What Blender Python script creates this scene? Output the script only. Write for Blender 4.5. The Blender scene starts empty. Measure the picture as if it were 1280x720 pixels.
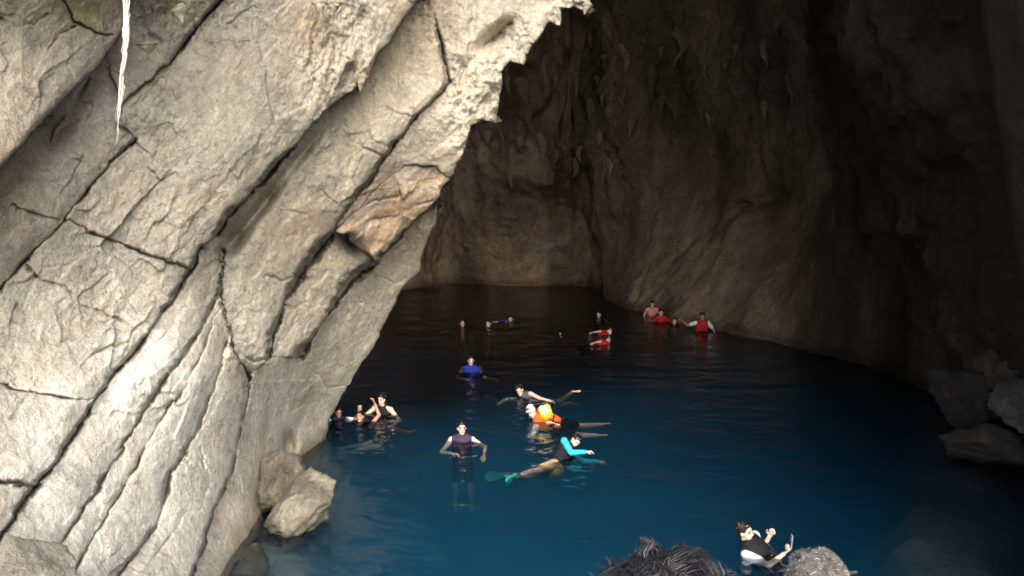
import bpy, bmesh, math, random
import numpy as np
from mathutils import Vector, Matrix

random.seed(7)
rng = np.random.default_rng(7)
sc = bpy.context.scene
col = sc.collection

# ------------------------------------------------------------------ camera
F = 1050.0                       # focal length in photo pixels (1280 wide)
PITCH = math.radians(6.79)
CAM = np.array([0.0, 0.0, 4.5])
FWD = np.array([0.0, math.cos(PITCH), -math.sin(PITCH)])
UPV = np.array([0.0, math.sin(PITCH), math.cos(PITCH)])
RGT = np.array([1.0, 0.0, 0.0])
cd = bpy.data.cameras.new('camera')
cd.sensor_width = 36.0
cd.lens = F / 1280.0 * 36.0
cd.clip_start = 0.05
cd.clip_end = 2000
cam = bpy.data.objects.new('camera', cd)
cam.location = CAM
cam.rotation_euler = (math.radians(90) - PITCH, 0, 0)
col.objects.link(cam)
sc.camera = cam

# ------------------------------------------------------------------ light
SUN_ELEV = math.radians(35)
SUN_AZ = math.radians(10)        # sun stands behind the viewer, this far round to the right
world = bpy.data.worlds.new('World')
sc.world = world
world.use_nodes = True
wn = world.node_tree
wn.nodes.clear()
sky = wn.nodes.new('ShaderNodeTexSky')
sky.sky_type = 'NISHITA'
sky.sun_disc = False
sky.sun_elevation = SUN_ELEV
sky.sun_rotation = math.pi - SUN_AZ
sky.air_density = 1.0
sky.dust_density = 2.5
sky.ozone_density = 0.6
bg = wn.nodes.new('ShaderNodeBackground')
bg.inputs['Strength'].default_value = 0.10
wo = wn.nodes.new('ShaderNodeOutputWorld')
wn.links.new(sky.outputs[0], bg.inputs[0])
wn.links.new(bg.outputs[0], wo.inputs[0])
sd = bpy.data.lights.new('sun', 'SUN')
sd.energy = 1.5
sd.angle = math.radians(52)
sd.color = (1.0, 0.97, 0.91)
sun = bpy.data.objects.new('sun', sd)
sdir = Vector((math.sin(SUN_AZ) * math.cos(SUN_ELEV), -math.cos(SUN_AZ) * math.cos(SUN_ELEV), math.sin(SUN_ELEV)))
sun.rotation_euler = sdir.to_track_quat('Z', 'Y').to_euler()
sun.location = sdir * 60
col.objects.link(sun)

vs = sc.view_settings
vs.view_transform = 'Standard'
vs.look = 'None'
vs.gamma = 1.0
vs.use_curve_mapping = False
vs.exposure = 1.87
sc.cycles.use_denoising = True
sc.cycles.use_adaptive_sampling = True
sc.cycles.adaptive_threshold = 0.03
sc.cycles.max_bounces = 7
sc.cycles.diffuse_bounces = 4
sc.cycles.glossy_bounces = 3
sc.cycles.transmission_bounces = 4
sc.cycles.transparent_max_bounces = 12
sc.cycles.volume_bounces = 1
sc.cycles.sample_clamp_indirect = 6.0

# ------------------------------------------------------------------ helpers
def rays(px, py):
    a = (np.asarray(px, float) - 640.0) / F
    b = (360.0 - np.asarray(py, float)) / F
    return FWD + a[..., None] * RGT + b[..., None] * UPV

def at(px, py, d):                       # photo pixel + depth along the camera axis -> world
    return CAM + rays(px, py) * np.asarray(d, float)[..., None]

def onz(px, py, z=0.0):                  # photo pixel -> point at height z
    r = rays(np.array(px), np.array(py))
    return CAM + r * ((z - CAM[2]) / r[2])

def hsh(ix, iy, iz, seed):
    h = (ix * 374761393 + iy * 668265263 + iz * 2147483647 + seed * 1274126177) & 0xffffffff
    h = ((h ^ (h >> 13)) * 1274126177) & 0xffffffff
    h = ((h ^ (h >> 15)) * 2246822519) & 0xffffffff
    return ((h ^ (h >> 16)) & 0xffffff) / float(0xffffff) * 2 - 1

def vnoise(P, seed=0):                   # smooth lattice noise in -1..1, any number of points
    P = np.asarray(P, float)
    i = np.floor(P).astype(np.int64)
    f = P - i
    u = f * f * f * (f * (f * 6 - 15) + 10)
    r = 0
    for dx in (0, 1):
        wx = u[:, 0] if dx else 1 - u[:, 0]
        for dy in (0, 1):
            wy = u[:, 1] if dy else 1 - u[:, 1]
            for dz in (0, 1):
                wz = u[:, 2] if dz else 1 - u[:, 2]
                r = r + wx * wy * wz * hsh(i[:, 0] + dx, i[:, 1] + dy, i[:, 2] + dz, seed)
    return r

def fbm(P, octv=4, seed=0, gain=0.5, lac=2.03):
    P = np.asarray(P, float)
    a, s, r = 1.0, 0.0, 0
    for k in range(octv):
        r = r + a * vnoise(P + 17.3 * k, seed + k * 7)
        s += a
        P = P * lac
        a *= gain
    return r / s

def ridge(P, octv=4, seed=0, gain=0.55):
    P = np.asarray(P, float)
    a, s, r = 1.0, 0.0, 0
    for k in range(octv):
        r = r + a * (1 - np.abs(vnoise(P + 9.1 * k, seed + k * 5)) * 2)
        s += a
        P = P * 2.1
        a *= gain
    return r / s

def cells2(X, Y, size, seed, jitter=0.9):
    """nearest jittered cell: cell hash values a, b, c and offset from its centre"""
    x, y = X / size, Y / size
    ix, iy = np.floor(x).astype(np.int64), np.floor(y).astype(np.int64)
    best = np.full(X.shape, 1e9); ca = np.zeros(X.shape, np.int64); cb = ca.copy(); ox = np.zeros(X.shape); oy = ox.copy()
    for dx in (-1, 0, 1):
        for dy in (-1, 0, 1):
            jx, jy = ix + dx, iy + dy
            cx = jx + 0.5 + 0.5 * jitter * hsh(jx, jy, 0 * jx, seed); cy = jy + 0.5 + 0.5 * jitter * hsh(jx, jy, 0 * jx + 1, seed)
            d = (x - cx) ** 2 + (y - cy) ** 2
            m = d < best
            best = np.where(m, d, best); ca = np.where(m, jx, ca); cb = np.where(m, jy, cb)
            ox = np.where(m, x - cx, ox); oy = np.where(m, y - cy, oy)
    h = [hsh(ca, cb, 0 * ca + k, seed) for k in (5, 6, 7)]
    return h[0], h[1], h[2], ox, oy

def inpoly(X, Y, poly):
    poly = np.asarray(poly, float)
    ins = np.zeros(X.shape, bool)
    n = len(poly)
    j = n - 1
    for i in range(n):
        xi, yi = poly[i]
        xj, yj = poly[j]
        if yi != yj:
            c = ((yi > Y) != (yj > Y)) & (X < (xj - xi) * (Y - yi) / (yj - yi) + xi)
            ins ^= c
        j = i
    return ins

def pdist(X, Y, line, cap=1e9):
    d = np.full(X.shape, float(cap))
    line = np.asarray(line, float)
    for i in range(len(line) - 1):
        ax, ay = line[i]
        bx, by = line[i + 1]
        ex, ey = bx - ax, by - ay
        L = ex * ex + ey * ey + 1e-9
        t = np.clip(((X - ax) * ex + (Y - ay) * ey) / L, 0, 1)
        d = np.minimum(d, np.hypot(X - ax - t * ex, Y - ay - t * ey))
    return d

def gauss(X, Y, cx, cy, sx, sy, rot=0):
    c, s = math.cos(math.radians(rot)), math.sin(math.radians(rot))
    u = (X - cx) * c + (Y - cy) * s
    v = -(X - cx) * s + (Y - cy) * c
    return np.exp(-(u / sx) ** 2 - (v / sy) ** 2)

def tag(o, label=None, cat=None, group=None, kind=None):
    if label: o['label'] = label
    if cat: o['category'] = cat
    if group: o['group'] = group
    if kind: o['kind'] = kind
    return o

def mesh_np(name, V, Q, mat, parent=None, smooth=True, colors=None):
    me = bpy.data.meshes.new(name)
    V = np.asarray(V, np.float32)
    Q = np.asarray(Q, np.int32)
    k = Q.shape[1]
    me.vertices.add(len(V)); me.vertices.foreach_set('co', V.ravel())
    me.loops.add(Q.size); me.loops.foreach_set('vertex_index', Q.ravel())
    me.polygons.add(len(Q))
    me.polygons.foreach_set('loop_start', np.arange(0, Q.size, k, dtype=np.int32))
    me.polygons.foreach_set('loop_total', np.full(len(Q), k, np.int32))
    if smooth:
        me.polygons.foreach_set('use_smooth', np.ones(len(Q), bool))
    me.update(calc_edges=True)
    if colors is not None:
        ca = me.color_attributes.new('tint', 'FLOAT_COLOR', 'POINT')
        c4 = np.ones((len(V), 4), np.float32)
        c4[:, :3] = colors
        ca.data.foreach_set('color', c4.ravel())
    me.materials.append(mat)
    o = bpy.data.objects.new(name, me)
    col.objects.link(o)
    if parent: o.parent = parent
    return o

def empty(name, loc=(0, 0, 0)):
    o = bpy.data.objects.new(name, None)
    o.location = loc
    o.empty_display_size = 0.2
    col.objects.link(o)
    return o

# ------------------------------------------------------------------ materials
def newmat(name):
    m = bpy.data.materials.new(name)
    m.use_nodes = True
    nt = m.node_tree
    nt.nodes.clear()
    out = nt.nodes.new('ShaderNodeOutputMaterial')
    return m, nt, out

def N(nt, t, **kw):
    n = nt.nodes.new(t)
    for k, v in kw.items():
        if k in n.inputs: n.inputs[k].default_value = v
        else: setattr(n, k, v)
    return n

def plain(name, c, rough=0.6, spec=0.4, noise=0.15, scale=20, sheen=0, coat=0):
    m, nt, out = newmat(name)
    b = N(nt, 'ShaderNodeBsdfPrincipled', Roughness=rough)
    b.inputs['Specular IOR Level'].default_value = spec
    b.inputs['Coat Weight'].default_value = coat
    tc = N(nt, 'ShaderNodeTexCoord')
    nz = N(nt, 'ShaderNodeTexNoise', Scale=scale, Detail=4.0)
    mr = N(nt, 'ShaderNodeMapRange')
    mr.inputs['To Min'].default_value = 1 - noise
    mr.inputs['To Max'].default_value = 1 + noise
    mx = N(nt, 'ShaderNodeVectorMath', operation='SCALE')
    mx.inputs[0].default_value = c
    nt.links.new(tc.outputs['Object'], nz.inputs['Vector'])
    nt.links.new(nz.outputs['Fac'], mr.inputs['Value'])
    nt.links.new(mr.outputs['Result'], mx.inputs['Scale'])
    nt.links.new(mx.outputs['Vector'], b.inputs['Base Color'])
    nt.links.new(b.outputs[0], out.inputs['Surface'])
    return m

def rockmat(name, use_tint=True, base=(0.3, 0.27, 0.22), bump=1.0, scale=1.0, rough=0.85, wet=0.0, spec=0.25):
    m, nt, out = newmat(name)
    L = nt.links.new
    b = N(nt, 'ShaderNodeBsdfPrincipled', Roughness=rough)
    b.inputs['Specular IOR Level'].default_value = spec
    tc = N(nt, 'ShaderNodeTexCoord')
    n1 = N(nt, 'ShaderNodeTexNoise', Scale=2.2 * scale, Detail=9.0, Roughness=0.68)
    n2 = N(nt, 'ShaderNodeTexNoise', Scale=14.0 * scale, Detail=7.0, Roughness=0.7)
    n3 = N(nt, 'ShaderNodeTexNoise', Scale=60.0 * scale, Detail=4.0, Roughness=0.65)
    vo = N(nt, 'ShaderNodeTexNoise', Scale=1.7 * scale, Detail=6.0, Roughness=0.62)
    for n in (n1, n2, n3): L(tc.outputs['Object'], n.inputs['Vector'])
    # crack pattern: voronoi edges on warped coordinates, kept only in patches
    wv = N(nt, 'ShaderNodeVectorMath', operation='MULTIPLY_ADD')
    wv.inputs[1].default_value = (0.12, 0.12, 0.12)
    L(n1.outputs['Color'], wv.inputs[0]); L(tc.outputs['Object'], wv.inputs[2])
    L(wv.outputs[0], vo.inputs['Vector'])
    c0 = N(nt, 'ShaderNodeMath', operation='SUBTRACT'); c0.inputs[1].default_value = 0.5; L(vo.outputs['Fac'], c0.inputs[0])
    c1 = N(nt, 'ShaderNodeMath', operation='ABSOLUTE'); L(c0.outputs[0], c1.inputs[0])
    cr = N(nt, 'ShaderNodeMapRange'); cr.inputs['From Max'].default_value = 0.011
    L(c1.outputs[0], cr.inputs['Value'])
    pm = N(nt, 'ShaderNodeMapRange'); pm.inputs['From Min'].default_value = 0.47; pm.inputs['From Max'].default_value = 0.6
    n4 = N(nt, 'ShaderNodeTexNoise', Scale=0.9 * scale, Detail=3.0)
    L(tc.outputs['Object'], n4.inputs['Vector']); L(n4.outputs['Fac'], pm.inputs['Value'])
    ck = N(nt, 'ShaderNodeMath', operation='MAXIMUM')          # 0 in a crack, 1 elsewhere
    inv = N(nt, 'ShaderNodeMath', operation='SUBTRACT'); inv.inputs[0].default_value = 1.0
    L(pm.outputs['Result'], inv.inputs[1]); L(inv.outputs[0], ck.inputs[0]); L(cr.outputs['Result'], ck.inputs[1])
    # colour
    if use_tint:
        at_ = N(nt, 'ShaderNodeAttribute', attribute_name='tint'); base_out = at_.outputs['Color']
    else:
        rgb = N(nt, 'ShaderNodeRGB'); rgb.outputs[0].default_value = (*base, 1); base_out = rgb.outputs[0]
    r1 = N(nt, 'ShaderNodeMapRange'); r1.inputs['From Min'].default_value = 0.3; r1.inputs['From Max'].default_value = 0.7
    r1.inputs['To Min'].default_value = 0.74; r1.inputs['To Max'].default_value = 1.22
    L(n1.outputs['Fac'], r1.inputs['Value'])
    r2 = N(nt, 'ShaderNodeMapRange'); r2.inputs['From Min'].default_value = 0.3; r2.inputs['From Max'].default_value = 0.7
    r2.inputs['To Min'].default_value = 0.72; r2.inputs['To Max'].default_value = 1.24
    L(n2.outputs['Fac'], r2.inputs['Value'])
    mm = N(nt, 'ShaderNodeMath', operation='MULTIPLY'); L(r1.outputs['Result'], mm.inputs[0]); L(r2.outputs['Result'], mm.inputs[1])
    r3 = N(nt, 'ShaderNodeMapRange'); r3.inputs['From Min'].default_value = 0.32; r3.inputs['From Max'].default_value = 0.68
    r3.inputs['To Min'].default_value = 0.74; r3.inputs['To Max'].default_value = 1.2
    L(n3.outputs['Fac'], r3.inputs['Value'])
    mm2 = N(nt, 'ShaderNodeMath', operation='MULTIPLY'); L(mm.outputs[0], mm2.inputs[0]); L(r3.outputs['Result'], mm2.inputs[1])
    sc1 = N(nt, 'ShaderNodeVectorMath', operation='SCALE'); L(base_out, sc1.inputs[0]); L(mm2.outputs[0], sc1.inputs['Scale'])
    # small dark specks (lichen, pits)
    sp = N(nt, 'ShaderNodeMapRange'); sp.inputs['From Min'].default_value = 0.58; sp.inputs['From Max'].default_value = 0.66
    sp.inputs['To Min'].default_value = 0.0; sp.inputs['To Max'].default_value = 0.55
    n5 = N(nt, 'ShaderNodeTexNoise', Scale=9.0 * scale, Detail=8.0, Roughness=0.75); L(tc.outputs['Object'], n5.inputs['Vector'])
    L(n5.outputs['Fac'], sp.inputs['Value'])
    mxs = N(nt, 'ShaderNodeMixRGB'); mxs.inputs[2].default_value = (0.07, 0.06, 0.045, 1)
    L(sp.outputs['Result'], mxs.inputs[0]); L(sc1.outputs[0], mxs.inputs[1])
    # warm iron stain
    st = N(nt, 'ShaderNodeMapRange'); st.inputs['From Min'].default_value = 0.5; st.inputs['From Max'].default_value = 0.72; st.inputs['To Max'].default_value = 0.35
    n6 = N(nt, 'ShaderNodeTexNoise', Scale=1.3 * scale, Detail=6.0, Roughness=0.6); L(wv.outputs[0], n6.inputs['Vector']); L(n6.outputs['Fac'], st.inputs['Value'])
    mst = N(nt, 'ShaderNodeMixRGB', blend_type='MULTIPLY'); mst.inputs[2].default_value = (0.95, 0.80, 0.62, 1)
    L(st.outputs['Result'], mst.inputs[0]); L(mxs.outputs[0], mst.inputs[1])
    cf = N(nt, 'ShaderNodeMapRange'); cf.inputs['To Min'].default_value = 0.45; cf.inputs['To Max'].default_value = 0.0
    L(ck.outputs[0], cf.inputs['Value'])
    mck = N(nt, 'ShaderNodeMixRGB'); mck.inputs[2].default_value = (0.09, 0.075, 0.055, 1)
    L(cf.outputs['Result'], mck.inputs[0]); L(mst.outputs[0], mck.inputs[1])
    L(mck.outputs[0], b.inputs['Base Color'])
    # relief
    h = N(nt, 'ShaderNodeMath', operation='MULTIPLY_ADD'); h.inputs[1].default_value = 0.5
    L(n2.outputs['Fac'], h.inputs[0]); L(n1.outputs['Fac'], h.inputs[2])
    h2 = N(nt, 'ShaderNodeMath', operation='MULTIPLY_ADD'); h2.inputs[1].default_value = 0.22
    L(n3.outputs['Fac'], h2.inputs[0]); L(h.outputs[0], h2.inputs[2])
    h3 = N(nt, 'ShaderNodeMath', operation='MULTIPLY_ADD'); h3.inputs[1].default_value = 0.10
    L(ck.outputs[0], h3.inputs[0]); L(h2.outputs[0], h3.inputs[2])
    bp = N(nt, 'ShaderNodeBump', Strength=1.0, Distance=0.11 * bump / scale)
    L(h3.outputs[0], bp.inputs['Height'])
    L(bp.outputs[0], b.inputs['Normal'])
    if wet:
        rr = N(nt, 'ShaderNodeMapRange'); rr.inputs['From Min'].default_value = 0.4; rr.inputs['From Max'].default_value = 0.6
        rr.inputs['To Min'].default_value = rough; rr.inputs['To Max'].default_value = rough - wet
        L(n1.outputs['Fac'], rr.inputs['Value']); L(rr.outputs['Result'], b.inputs['Roughness'])
    L(b.outputs[0], out.inputs['Surface'])
    return m

M_CLIFF = rockmat('limestone', True, bump=0.36)
M_CAVE = rockmat('cave_rock', True, bump=1.6, scale=0.6, rough=0.8, wet=0.25)
M_BOULD = rockmat('boulder_rock', True, bump=1.3, scale=1.4, wet=0.2, rough=0.8)
M_BED = rockmat('lake_bed_rock', False, base=(0.33, 0.34, 0.29), bump=1.2, scale=0.9)
M_LEDGE = rockmat('ledge_rock', False, base=(0.3, 0.27, 0.22), bump=0.8)

# ------------------------------------------------------------------ the cave behind (setting)
def cat_rom(P, n):
    P = np.asarray(P, float)
    Q = np.vstack([2 * P[0] - P[1], P, 2 * P[-1] - P[-2]])
    seg = np.linalg.norm(P[1:] - P[:-1], axis=1)
    acc = np.concatenate([[0], np.cumsum(seg)])
    s = np.linspace(0, acc[-1], n)
    k = np.clip(np.searchsorted(acc, s, side='right') - 1, 0, len(P) - 2)
    t = ((s - acc[k]) / seg[k])[:, None]
    p0, p1, p2, p3 = Q[k], Q[k + 1], Q[k + 2], Q[k + 3]
    return 0.5 * (2 * p1 + (p2 - p0) * t + (2 * p0 - 5 * p1 + 4 * p2 - p3) * t ** 2 + (3 * p1 - p0 - 3 * p2 + p3) * t ** 3), s

shore = [(510, 361), (560, 353), (640, 357), (725, 357), (748, 364), (775, 380), (850, 402), (955, 424), (1010, 438), (1107, 464), (1183, 506), (1262, 556)]
plan = [(-9.5, 3.5), (-10, 11), (-10.5, 19), (-10, 27), (-8.5, 34)] + [tuple(onz(*p)[:2]) for p in shore] + [(8.7, 12.4), (7.3, 10.2), (5.7, 8.0), (5.9, 5.0), (8.3, 2.0), (12, 0.5)]
NS, NT = 1050, 300
PL, SS = cat_rom(plan, NS)
ptacc = np.concatenate([[0], np.cumsum(np.linalg.norm(np.diff(np.array(plan), axis=0), axis=1))])
S_CORNER = ptacc[5 + 4]          # where back wall meets the right wall
S_BULGE = ptacc[5 + 6]
spine0, spine1 = np.array([0.5, 6.5]), np.array([1.5, 27.0])
fr = np.clip((PL[:, 1] - 3.0) / 34.0, 0, 1)
SP = spine0 + (spine1 - spine0) * fr[:, None]
HT = 17.5 - 1.5 * fr
LOWR = 7.0 * np.clip((SS - ptacc[12]) / 9.0, 0, 1)        # unseen roof, lowered towards the right-hand jamb to shade the upper wall
tt = np.concatenate([np.linspace(-0.28, 0, 30, endpoint=False), np.linspace(0, 1, NT - 30)])
V = np.zeros((NS, NT, 3))
th = np.clip(tt, 0, 1) * math.pi / 2
for j in range(NT):
    if tt[j] < 0:
        k = 1.0 + tt[j] * 0.25
        V[:, j, :2] = SP + (PL - SP) * k
        V[:, j, 2] = tt[j] * 18
    else:
        c = math.cos(th[j]) ** 0.55
        V[:, j, :2] = SP + (PL - SP) * c
        V[:, j, 2] = HT * math.sin(th[j]) - LOWR * math.sin(2 * th[j])
# shape: outward normals of the plan curve, then push in and out
tg = np.gradient(PL, axis=0)
nr = np.stack([tg[:, 1], -tg[:, 0]], 1)
nr /= np.linalg.norm(nr, axis=1)[:, None]
cen = SP - PL
nr *= np.sign((nr * cen).sum(1))[:, None]           # towards the chamber
Sg = np.repeat(SS[:, None], NT, 1)
Z = V[:, :, 2]
flat = V.reshape(-1, 3)
big = fbm(flat * 0.16 + 3, 4, 11).reshape(NS, NT) * 1.2
med = ridge(flat * 0.42, 4, 21).reshape(NS, NT) * 0.55
flu = ridge(np.stack([Sg.ravel() * 0.9 + fbm(flat * 0.3, 2, 3) * 0.8, Z.ravel() * 0.13, 0 * Sg.ravel()], 1), 4, 31).reshape(NS, NT)
small = fbm(flat * 1.9, 4, 41, 0.6).reshape(NS, NT) * 0.22
hi = np.clip((Z - 3.0) / 4.0, 0, 1)
fine = ridge(np.stack([Sg.ravel() * 2.4 + fbm(flat * 0.6, 3, 6) * 1.2, Z.ravel() * 0.30, 0 * Sg.ravel()], 1), 4, 35).reshape(NS, NT)
rag = ridge(flat * 2.6, 4, 45, 0.6).reshape(NS, NT)
pat = np.clip(0.4 + 1.6 * fbm(flat * 0.25, 3, 47), 0.1, 1.2).reshape(NS, NT)
disp = (big + med * 0.7) * np.clip((Z + 0.5) / 4, 0.06, 1) + small * np.clip((Z + 1.0) / 2, 0.3, 1) + flu * (0.15 + 0.55 * hi) * 0.9
# inclined flutes low on the right-hand wall and a sloping apron of rock under a ledge
low = np.exp(-(np.abs(Sg - S_BULGE - 0.5) / 5.0) ** 2.6)
diag = Sg * 0.9 - Z * 0.75
disp += low * np.clip(1 - Z / 5.0, 0, 1) * 0.28 * ridge(np.stack([diag.ravel() * 1.6, Z.ravel() * 0.12, 0 * diag.ravel()], 1), 4, 51).reshape(NS, NT)
apron = low * (3.0 * np.clip((4.0 - Z) / 4.0, 0, 1.0) ** 0.9)
disp += apron - low * 2.9
disp += (fine * 0.26 * (0.35 + 0.65 * hi) + rag * 0.13) * pat * np.clip((Z + 0.5) / 2, 0.2, 1)
disp -= np.exp(-((Sg - S_BULGE - 0.6) / 1.3) ** 2) * 0.7 * np.exp(-((Z - 3.6 + 0.15 * np.sin(Sg * 1.7)) / 0.16) ** 2)
# deep fold between back wall and right wall, and a hanging curtain higher up
disp -= 1.0 * np.exp(-((Sg - S_CORNER + 0.4 - Z * 0.06) / 0.55) ** 2) * np.clip(1.2 - Z / 8, 0, 1)
cur = np.exp(-((Sg - S_CORNER + 3.4) / 3.2) ** 2) * np.clip((Z - 6.2 - 2.6 * vnoise(np.stack([SS * 0.8, 0 * SS, 0 * SS], 1), 5)[:, None]) / 1.2, 0, 1)
disp += 1.3 * cur
# unseen right-hand jamb of the mouth, pushed inward to shade the wall behind it
jam = np.clip((ptacc[-6] + 1.5 - Sg) / 3.0, 0.12, 1)
disp *= jam
disp = np.where(Z < 0, disp * 0.8, disp) * np.clip((1 - tt) * 8, 0, 1)[None, :]
V[:, :, :2] += nr[:, None, :] * disp[:, :, None] * np.cos(th)[None, :, None] ** 0.6
V[:, :, 2] -= disp * np.sin(th)[None, :] * 0.8 * (Z > 0)
idx = np.arange(NS * NT).reshape(NS, NT)
Q = np.stack([idx[:-1, :-1], idx[1:, :-1], idx[1:, 1:], idx[:-1, 1:]], -1).reshape(-1, 4)
flat = V.reshape(-1, 3)
w = np.clip(0.5 + 0.9 * fbm(flat * 0.35, 4, 61), 0, 1)[:, None]
dk = np.clip(0.5 + 1.1 * fbm(flat * np.array([0.9, 0.9, 0.22]), 4, 71), 0, 1)[:, None]
cc = np.array([0.235, 0.165, 0.115]) * (1 - w) + np.array([0.24, 0.20, 0.15]) * w
cc = cc * (0.35 + 0.85 * dk)
zz = np.clip(flat[:, 2:3] / 12, 0, 1)
cc = cc * (1 - zz) + np.array([0.27, 0.225, 0.18]) * (0.35 + 0.85 * dk) * zz
# warm flowstone apron, lightened as a painted light patch; shade painted in further right
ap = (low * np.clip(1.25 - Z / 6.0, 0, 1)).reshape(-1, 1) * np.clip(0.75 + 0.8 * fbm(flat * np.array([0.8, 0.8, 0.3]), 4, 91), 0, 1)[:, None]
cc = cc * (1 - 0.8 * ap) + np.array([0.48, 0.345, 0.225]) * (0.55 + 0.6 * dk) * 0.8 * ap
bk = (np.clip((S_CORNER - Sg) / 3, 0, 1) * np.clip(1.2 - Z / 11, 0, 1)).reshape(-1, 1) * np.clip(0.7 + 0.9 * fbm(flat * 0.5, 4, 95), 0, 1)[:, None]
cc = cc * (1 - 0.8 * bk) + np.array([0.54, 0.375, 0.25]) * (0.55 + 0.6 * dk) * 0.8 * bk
shade_r = np.clip((Sg - ptacc[12] + 0.3 + 0.8 * vnoise(flat * 0.5, 97).reshape(NS, NT)) / 2.6, 0, 1).reshape(-1, 1)
cc = cc * (1 - 0.66 * shade_r)  # painted shade: right-hand wall darkened past the edge of the lit patch
# pale lime patch above the far waterline
pp = at(np.array([690.]), np.array([318.]), np.array([38.0]))[0]
patch = np.exp(-(((flat[:, 0] - pp[0]) / 1.3) ** 2 + ((flat[:, 2] - pp[2]) / 0.9) ** 2)) * (flat[:, 1] > 30) * np.clip(0.6 + 1.6 * fbm(flat * 1.4, 3, 81), 0, 1)
cc = cc * (1 - 0.7 * patch[:, None]) + np.array([0.42, 0.38, 0.32]) * 0.7 * patch[:, None]
# wet dark tide band just above the water
band = np.clip(1 - np.abs(flat[:, 2] - 0.1 - 0.08 * fbm(flat * 1.5, 2, 5)) / 0.25, 0, 1)[:, None] * 0.5
cc = cc * (1 - band)
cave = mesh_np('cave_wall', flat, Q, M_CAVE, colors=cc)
tag(cave, kind='structure')

# stalactites hanging on the far walls: parts of the cave
def stalactite(px, py, d, length, rad, seed, tilt=0.0, mat=M_CAVE, parent=None, c=(0.20, 0.165, 0.125)):
    top = at(np.array([float(px)]), np.array([float(py)]), np.array([float(d)]))[0]
    n, k = 22, 14
    t = np.linspace(0, 1, n)
    an = np.linspace(0, 2 * math.pi, k, endpoint=False)
    A, T = np.meshgrid(an, t)
    prof = rad * ((1 - T) ** 1.05 + 0.06 * np.sin(T * 23 + seed) * (1 - T) + 0.04) * np.clip(T * 3.5, 0.02, 1) ** 0.6
    base = np.stack([np.cos(A), np.sin(A), T * 3], -1).reshape(-1, 3)
    prof = prof * (1 + 0.75 * fbm(base * np.array([1.9, 1.9, 1.2]) + seed * 3.7, 3, seed).reshape(A.shape))
    bend = 0.12 * length * vnoise(np.stack([t * 2, 0 * t + seed, 0 * t], 1), seed)
    X = prof * np.cos(A) + bend[:, None] + tilt * T * length
    Y = prof * np.sin(A)
    Zs = -T * length + 0.15 * length
    P = np.stack([X, Y, Zs], -1).reshape(-1, 3) + top
    id2 = np.arange(n * k).reshape(n, k)
    Qs = np.stack([id2[:-1, :], id2[1:, :], np.roll(id2[1:, :], -1, 1), np.roll(id2[:-1, :], -1, 1)], -1).reshape(-1, 4)
    cl = np.array(c) * (1 + 0.25 * fbm(P * 2, 3, seed))[:, None]
    return mesh_np('stalactite', P, Qs, mat, parent=parent, colors=cl)

# ------------------------------------------------------------------ the pale rock wall on the left
L0 = [(190, -200), (165, 0), (150, 40), (120, 85), (95, 110), (78, 125), (45, 160), (20, 190), (-5, 215), (-160, 330)]
L1 = [(400, -200), (278, 0), (265, 12), (237, 45), (209, 80), (187, 98), (160, 121), (145, 140), (170, 175)]
L1b = [(170, 175), (142, 202), (108, 240), (81, 277), (56, 300), (28, 330), (3, 362), (-160, 440)]
X2 = [(81, 277), (88, 275), (109, 290), (137, 299), (175, 314), (222, 330), (237, 337)]
L2 = [(272, 292), (258, 302), (250, 308), (237, 337), (219, 369), (200, 394), (193, 405), (171, 436), (144, 467), (120, 498), (89, 547), (71, 578), (40, 611), (4, 667), (-160, 860)]
L3 = [(277, 318), (272, 369), (259, 394), (244, 422), (235, 433), (213, 467), (195, 493), (173, 524), (147, 569), (120, 613), (93, 653), (67, 695), (0, 800)]
L4 = [(276, 385), (262, 409), (253, 440), (240, 465), (233, 480), (204, 520), (178, 564), (164, 595), (133, 644), (107, 689), (93, 715), (50, 800)]
L5 = [(284, 404), (284, 427), (267, 484), (249, 533), (227, 571), (211, 591), (207, 613), (200, 649), (173, 689), (151, 715), (110, 800)]
L6 = [(284, 404), (293, 440), (311, 471), (307, 511), (298, 547), (289, 591), (267, 635), (253, 684), (240, 718), (210, 800)]
SR = [(277, 318), (274, 370), (284, 404)]
E1 = [(600, -200), (522, 0), (500, 28), (485, 53), (469, 72), (461, 97), (444, 112), (422, 125), (404, 141), (388, 159), (370, 180), (350, 198), (337, 216), (319, 234), (303, 254), (284, 268), (272, 292)]
E2u = [(560, -200), (540, 0), (544, 19), (551, 62), (560, 103), (532, 134), (516, 150), (497, 175), (481, 195), (462, 226), (444, 251), (419, 282), (416, 294)]
E2d = [(416, 294), (400, 310), (375, 344), (362, 363), (353, 382), (340, 420), (338, 446)]
BLK = [(416, 294), (433, 293), (469, 327), (509, 285), (544, 251), (560, 222)]
E3 = [(462, 331), (450, 341), (431, 360), (416, 383), (395, 415), (374, 446)]
SIL = [(760, -200), (752, -60), (741, -15), (737, 19), (719, 8), (702, 11), (699, 34), (685, 28), (679, 41), (663, 63), (654, 81), (638, 77), (627, 91), (626, 109), (619, 153), (601, 150), (585, 159), (583, 175), (576, 200), (560, 222), (547, 247), (544, 279), (531, 307), (525, 338), (503, 360), (491, 385), (475, 418), (461, 440), (434, 483), (411, 522), (405, 549), (400, 585), (372, 590), (353, 603), (337, 646), (318, 673), (287, 718), (262, 760), (240, 820)]
WHOLE = [(-200, -220)] + SIL + [(-200, 820)]
rv = lambda l: list(reversed(l))
OR = [(900, 820), (900, -220)]
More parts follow.
